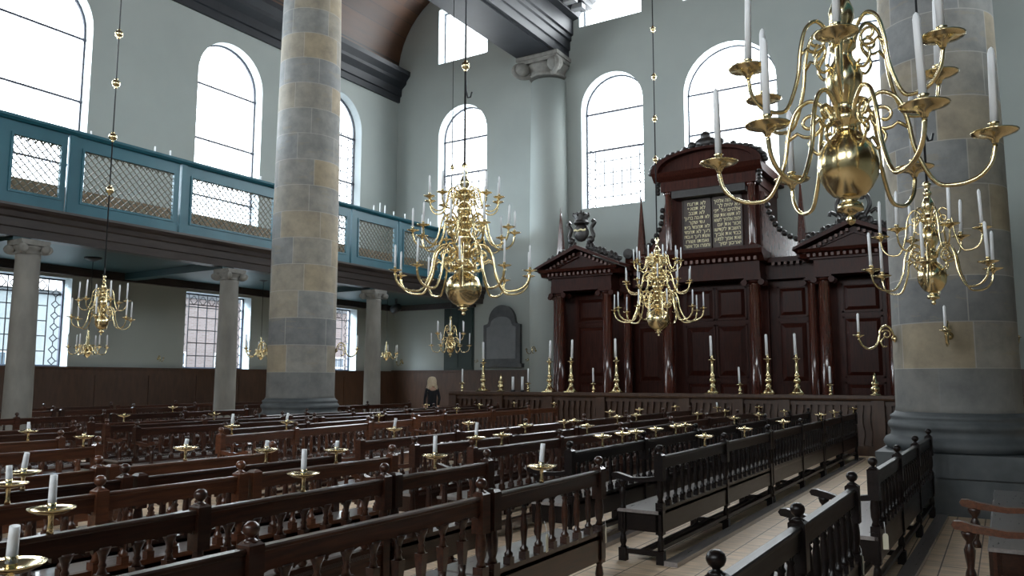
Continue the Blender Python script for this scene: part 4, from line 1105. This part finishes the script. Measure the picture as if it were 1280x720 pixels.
for i in range(16):
    x = XC-1.1+i*0.147
    fz.tube([(x+0.07*math.cos(k*0.9), YCN+0.02, 7.46+0.08*math.sin(k*0.9)*(1-k/12)) for k in range(9)], 0.022, 5)
fz.box(XC-1.1,XC+1.1,YCN-0.02,YCN+0.45,7.1,7.34)
A('carved_frieze', fz, ARK_CARVE)
# shoulder scrolls
for s in (-1,1):
    pts = [(XC+s*1.36,5.30),(XC+s*1.36,7.15),(XC+s*1.50,7.10)]
    for i in range(13):
        a_ = PI/2*i/12
        pts.append((XC+s*(2.70-1.15*math.cos(a_)), 6.85-1.32*math.sin(a_)))
    pts += [(XC+s*2.85,5.52),(XC+s*2.85,5.14),(XC+s*1.36,5.14)]
    v = A('shoulder_scroll', MB().ext(pts, 'y', YCN+0.5, YCN+0.85), ARK_RED)
    cc = MB()
    for i in range(11):
        a_ = PI/2*i/10
        cc.blob((XC+s*(2.70-1.12*math.cos(a_)), YCN+0.48, 6.88-1.30*math.sin(a_)), 0.09,0.1,0.09,6,4)
    cc.tube([(XC+s*2.72,YCN+0.4,5.62),(XC+s*2.72,YCN+0.9,5.62)], 0.16, 14)
    ob('volute', cc, ARK_CARVE, v)
# commandment tablets
TAB = [['לא תרצח','לא תנאף','לא תגנב','לא תענה ברעך','עד שקר','לא תחמד בית','רעך לא תחמד','אשת רעך ועבדו','ואמתו ושורו','וחמרו וכל אשר'],
       ['אנכי יהוה אלהיך','לא יהיה לך','אלהים על פני','לא תשא את שם','יהוה אלהיך לשוא','זכור את יום','השבת לקדשו','כבד את אביך','ואת אמך למען','יארכון ימיך']]
dg = bpy.context.evaluated_depsgraph_get()
for k, (x0, x1) in enumerate(((XC-0.90,XC-0.02),(XC+0.02,XC+0.90))):
    yb = YCN+0.36
    tb = A('commandment_tablet', MB().box(x0,x1,yb,YCN+0.46,5.56,7.08), TABLET, label='dark tablet with %s column of gilt Hebrew lettering' % ('left','right')[k])
    fr = MB(); fr.box(x0,x0+0.03,yb-0.025,yb,5.56,7.08); fr.box(x1-0.03,x1,yb-0.025,yb,5.56,7.08); fr.box(x0,x1,yb-0.025,yb,5.56,5.59); fr.box(x0,x1,yb-0.025,yb,7.05,7.08)
    ob('border', fr, TABLET, tb)
    for i, line in enumerate(TAB[k]):
        cu = bpy.data.curves.new('lettering', 'FONT'); cu.body = line[::-1]; cu.size = 0.15; cu.resolution_u = 2; cu.offset = 0.002
        cu.extrude = 0.003
        cu.align_x = 'RIGHT' if k == 1 else 'CENTER'
        to = bpy.data.objects.new('tmp_text', cu); COL.objects.link(to)
        bpy.context.view_layer.update()
        dg = bpy.context.evaluated_depsgraph_get()
        me = bpy.data.meshes.new_from_object(to.evaluated_get(dg))
        w = max((v.co.x for v in me.vertices), default=1)-min((v.co.x for v in me.vertices), default=0)
        sx = min(1.0, 0.78/max(w,0.01))
        ax = (x1-0.05) if k == 1 else (x0+x1)/2
        vs = []; fs2 = []
        for v in me.vertices: vs.append((ax+v.co.x*sx, yb-0.005-v.co.z*0.5, 6.90-i*0.142+v.co.y))
        for p in me.polygons: fs2.append(list(p.vertices))
        bpy.data.objects.remove(to); bpy.data.curves.remove(cu); bpy.data.meshes.remove(me)
        if vs: ob('lettering', MB().add(vs, fs2), GOLD, tb, label='gilt line of Hebrew lettering')

# ------------------------------------------------------------------ balustrade before the ark and its candlesticks
bal = thing('ark_balustrade', 'dark wooden balustrade with slim flat balusters in front of the ark', 'balustrade', (0,0,0))
YR = 19.7; RX0, RX1 = -14.3, 0.4
ob('top_rail', MB().ext([(YR-0.16,1.24),(YR+0.16,1.24),(YR+0.18,1.28),(YR+0.18,1.35),(YR-0.18,1.35),(YR-0.18,1.28)], 'x', RX0, RX1), DADO, bal)
ob('bottom_rail', MB().box(RX0,RX1,YR-0.08,YR+0.08,0.0,0.22), DADO, bal)
ob('middle_rail', MB().box(RX0,RX1,YR-0.05,YR+0.05,1.12,1.24), DADO, bal)
px = [-14.2,-12.55,-10.9,-9.3,-6.95,-5.6,-4.5,-2.45,-0.8]
for x in px: ob('post', MB().box(x-0.13,x+0.13,YR-0.13,YR+0.13,0.0,1.24), DADO, bal)
bl_me = MB().ext([(-0.03,0.22),(0.03,0.22),(0.03,0.3),(0.055,0.42),(0.06,0.55),(0.03,0.68),(0.025,0.9),(0.05,1.02),(0.05,1.12),(-0.05,1.12),(-0.05,1.02),(-0.025,0.9),(-0.03,0.68),(-0.06,0.55),(-0.055,0.42),(-0.03,0.3)], 'y', -0.03, 0.03).mesh('baluster', DADO)
for a_, b_ in zip(px, px[1:]):
    n = max(2, round((b_-a_-0.26)/0.17))
    for i in range(n): ob('baluster', bl_me, parent=bal, loc=(a_+0.13+(b_-a_-0.26)*(i+0.5)/n, YR, 0))
bk = MB().box(RX0,RX1,YR+0.06,YR+0.08,0.2,1.12)
ob('back_board', bk, DADO, bal)
tall = MB().taper(0,0,0.0,0.03,0.16,0.15)
tall.lathe([(0.15,0.03),(0.14,0.06),(0.10,0.11),(0.075,0.15),(0.05,0.17),(0.085,0.20),(0.05,0.23),(0.045,0.27),(0.08,0.30),(0.09,0.34),(0.06,0.38),(0.04,0.41),(0.075,0.44),(0.05,0.48),(0.035,0.52),(0.045,0.60),(0.035,0.74),(0.03,0.78),(0.05,0.80),(0.03,0.82),(0.09,0.84),(0.11,0.85),(0.09,0.86),(0.03,0.865),(0.03,0.93),(0.035,0.95),(0.02,0.96)], 20)
tall_me = tall.mesh('stick', BRASS)
tallc = MB().lathe([(0.034,0.94),(0.031,1.44),(0.01,1.46)], 10).mesh('candle', WAX)
sml_me = MB().lathe([(0.05,0.0),(0.05,0.02),(0.02,0.04),(0.04,0.07),(0.05,0.10),(0.03,0.13),(0.02,0.16),(0.03,0.19),(0.02,0.21),(0.08,0.23),(0.095,0.24),(0.03,0.25),(0.025,0.28)], 14).mesh('stick', BRASS)
smlc = MB().lathe([(0.026,0.26),(0.024,0.65),(0.008,0.67)], 10).mesh('candle', WAX)
names_t = {-13.16:'tall brass candlestick on balustrade below the memorial tablet',-10.92:'tall brass candlestick at left end of ark, left of a close pair',-10.23:'tall brass candlestick at left end of ark, right of a close pair',-8.86:'tall brass candlestick on balustrade below the left ark column',-6.24:'tall brass candlestick before the ark doors, left of a small candle',-4.87:'tall brass candlestick on balustrade, left of the close pair at right',-4.2:'tall brass candlestick on balustrade, right of the close pair at right'}
for x, l in names_t.items():
    t = thing('tall_candlestick', l, 'candlestick', (x,YR,1.35), 0, 'tall candlesticks on the balustrade')
    ob('stick', tall_me, parent=t); ob('candle', tallc, parent=t, ry=random.uniform(-0.03,0.03), label='white candle')
names_s = {-13.92:'short brass candlestick on balustrade, leftmost of all',-11.62:'short brass candlestick beside two bare candles on balustrade',-9.55:'short brass candlestick between tall ones at left ark wing',-5.56:'short brass candlestick between tall ones before ark centre',-3.46:'short brass candlestick on balustrade at right ark wing'}
for x, l in names_s.items():
    t = thing('short_candlestick', l, 'candlestick', (x,YR,1.35), 0, 'short candlesticks on the balustrade')
    ob('stick', sml_me, parent=t); ob('candle', smlc, parent=t, ry=random.uniform(-0.03,0.03), label='white candle')
for x, l in ((-12.13,'thick bare white candle on balustrade, left one of two'),(-11.81,'thick bare white candle on balustrade, right one of two')):
    t = thing('pillar_candle', l, 'candle', (x,YR,1.35)); ob('candle', MB().lathe([(0.04,0.04),(0.038,0.43)], 12), WAX, t); ob('saucer', MB().lathe([(0.06,0.0),(0.07,0.05),(0.03,0.05)], 12), IRON, t)
urn = MB().lathe([(0.12,0),(0.12,0.02),(0.04,0.05),(0.09,0.12),(0.10,0.17),(0.05,0.21),(0.08,0.25),(0.085,0.29),(0.04,0.33),(0.03,0.42),(0.012,0.52)], 18).mesh('urn', BRASS)
for x, l in ((-12.54,'squat brass finial ornament on balustrade below the memorial tablet'),(-2.51,'squat brass finial ornament on balustrade post by right stone column')):
    t = thing('brass_finial', l, 'ornament', (x,YR,1.35)); ob('urn', urn, parent=t)

# ------------------------------------------------------------------ the visitor
def skin_body(name, chains, mat, levels=1):
    verts, edges, rad = [], [], []
    idx = {}
    def V(p, r):
        k = tuple(round(c,4) for c in p)
        if k not in idx: idx[k] = len(verts); verts.append(p); rad.append(r)
        return idx[k]
    for ch in chains:
        for (p, r), (q, r2) in zip(ch, ch[1:]): edges.append((V(p,r), V(q,r2)))
    me = bpy.data.meshes.new(name); me.from_pydata(verts, edges, [])
    o = bpy.data.objects.new('tmp_skin', me); COL.objects.link(o)
    md = o.modifiers.new('s','SKIN'); md.use_smooth_shade = True
    for i, r in enumerate(rad):
        sv = me.skin_vertices[0].data[i]; sv.radius = (r, r*0.92 if r < 0.1 else r*0.72)
    me.skin_vertices[0].data[0].use_root = True
    sb = o.modifiers.new('d','SUBSURF'); sb.levels = levels; sb.render_levels = levels
    bpy.context.view_layer.update()
    d = bpy.context.evaluated_depsgraph_get()
    out = bpy.data.meshes.new_from_object(o.evaluated_get(d))
    out.materials.clear(); out.materials.append(mat)
    out.polygons.foreach_set('use_smooth', [True]*len(out.polygons))
    bpy.data.objects.remove(o)
    return out
def person(loc, rz):
    t = thing('person', 'person with long blonde hair in black clothing standing behind far benches', 'person', loc, rz)
    pel = ((0,0,0.95),0.145)
    def limbs(k):
        ch = [[pel, ((0,0,1.10),0.135*k), ((0,0.01,1.28),0.155*k), ((0,0.0,1.40),0.12*k), ((0,-0.005,1.46),0.06*k)]]
        for s in (-1,1):
            ch.append([pel, ((s*0.09,0,0.86),0.10*k), ((s*0.10,-0.01,0.50),0.07*k), ((s*0.10,0.02,0.09),0.045*k), ((s*0.105,-0.05,0.035),0.04*k), ((s*0.11,-0.16,0.03),0.033*k)])
            ch.append([((0,0.0,1.40),0.12*k), ((s*0.17,0.0,1.38),0.058*k), ((s*0.235,0.03,1.12),0.046*k), ((s*0.225,-0.06,0.88),0.034*k)])
        return ch
    body = limbs(0.96)
    for s in (-1,1):
        w = ((s*0.225,-0.06,0.88),0.034*0.96)
        palm = ((s*0.22,-0.08,0.80),0.033)
        body.append([w, palm])
        for j in range(4):
            body.append([palm, ((s*0.22,-0.105+j*0.016,0.755),0.009), ((s*0.215,-0.11+j*0.017,0.72),0.008), ((s*0.205,-0.112+j*0.017,0.69-(j==3)*-0.012),0.007)])
        body.append([palm, ((s*0.20,-0.115,0.785),0.010), ((s*0.195,-0.125,0.755),0.009)])
    body.append([((0,-0.005,1.46),0.06*0.96), ((0,-0.012,1.53),0.052), ((0,-0.03,1.60),0.088), ((0,-0.02,1.67),0.095), ((0,-0.01,1.72),0.06)])
    b = ob('body', skin_body('body', body, SKIN, 2), parent=t)
    fc = MB()
    for s in (-1,1): fc.blob((s*0.034,-0.108,1.635),0.013,0.009,0.009,8,5)
    ob('eyes', fc, IRON, b)
    fn = MB(); fn.blob((0,-0.128,1.605),0.014,0.02,0.022,8,5)
    for s in (-1,1): fn.blob((s*0.092,-0.02,1.62),0.012,0.02,0.03,8,5)
    ob('nose_and_ears', fn, SKIN, b)
    ob('mouth', MB().blob((0,-0.112,1.565),0.024,0.008,0.007,8,5), m_plain('lips',(0.35,0.12,0.11),None), b)
    ob('clothing', skin_body('clothing', limbs(1.10), BLACKCLOTH, 2), parent=t, label='black coat and trousers')
    h = MB()
    n = 22
    for i in range(n):
        a_ = -0.62 + (PI+1.24)*i/(n-1)          # leaves the face open (face towards -y)
        cx, cy = 0.108*math.cos(a_), 0.112*math.sin(a_)-0.015
        back = max(0.0, math.sin(a_))
        L = 1.30+0.19*max(0.0, back-0.35)/0.65+0.02*math.sin(i*2.3)
        M_ = min(1.47, L+0.10) if back < 0.6 else L+0.05
        h.tube(spline([(0,-0.02,1.755),(cx*0.7,cy*0.75,1.74),(cx*1.03,cy*1.03,1.66),(cx*1.1,cy*1.08,1.54),(cx*(1.2+0.25*(abs(cx)>0.085)),cy*1.15+0.01,M_),(cx*(1.15+0.35*(abs(cx)>0.085)),cy*1.2+0.02,L)],4), [0.02]+[0.03]*14+[0.028,0.026,0.022,0.018,0.012,0.006], 7)
    h.blob((0,-0.005,1.685),0.112,0.118,0.088,14,9)
    ob('hair', h, HAIR, t, label='long loose blonde hair')
    return t
person((-15.25,19.95,0.0), 4.1)

# ------------------------------------------------------------------ outside, seen through the low windows
tag(ob('ground', MB().box(-60,XL-0.7,-40,60,-0.4,-0.2), PAVING), 'grey courtyard paving outside the left windows', 'ground', kind='structure')
def house(label, x, y0, y1, h, mat, win):
    t = thing('house', label, 'house', (x,0,-0.2), 0, 'houses outside the windows')
    ob('wall', MB().box(-4,0,y0,y1,0,h), mat, t)
    ob('roof', MB().box(-4.2,0.2,y0-0.2,y1+0.2,h,h+0.15), SLATE_ROOF, t)
    for (a_, z) in win:
        w = ob('window', MB().box(0,0.05,a_,a_+1.0,z,z+1.7), WINWHITE, t)
        pn = MB()
        for i in range(2):
            for j in range(3): pn.box(0.05,0.06,a_+0.07+i*0.45,a_+0.48+i*0.45,z+0.08+j*0.54,z+0.54+j*0.54)
        ob('pane', pn, WINDARK, w)
    return t
house('pale rendered low house seen through the leftmost leaded window', -30.0, 9.0, 18.8, 5.0, FACADE_W, [(11,1.2),(14,1.2),(16.5,1.2)])
house('pink brick house seen through the middle and right leaded windows', -31.0, 19.2, 44.0, 5.5, BRICK_PINK, [(21.5,1.4),(24,1.4),(26.5,1.4),(29,1.4),(31.5,1.4),(34,1.4)])

# ------------------------------------------------------------------ light and colour
w = bpy.data.worlds.new('overcast'); scene.world = w; w.use_nodes = True
nt = w.node_tree; bgn = nt.nodes['Background']
bgn.inputs[0].default_value = (0.86,0.93,1.0,1); bgn.inputs[1].default_value = 5.0
scene.view_settings.view_transform = 'Standard'
scene.view_settings.look = 'None'
scene.view_settings.exposure = 0.12
scene.view_settings.gamma = 1.04
scene.cycles.max_bounces = 8; scene.cycles.diffuse_bounces = 5; scene.cycles.glossy_bounces = 4; scene.cycles.transparent_max_bounces = 10
scene.cycles.caustics_reflective = False; scene.cycles.caustics_refractive = False
scene.cycles.sample_clamp_indirect = 6.0
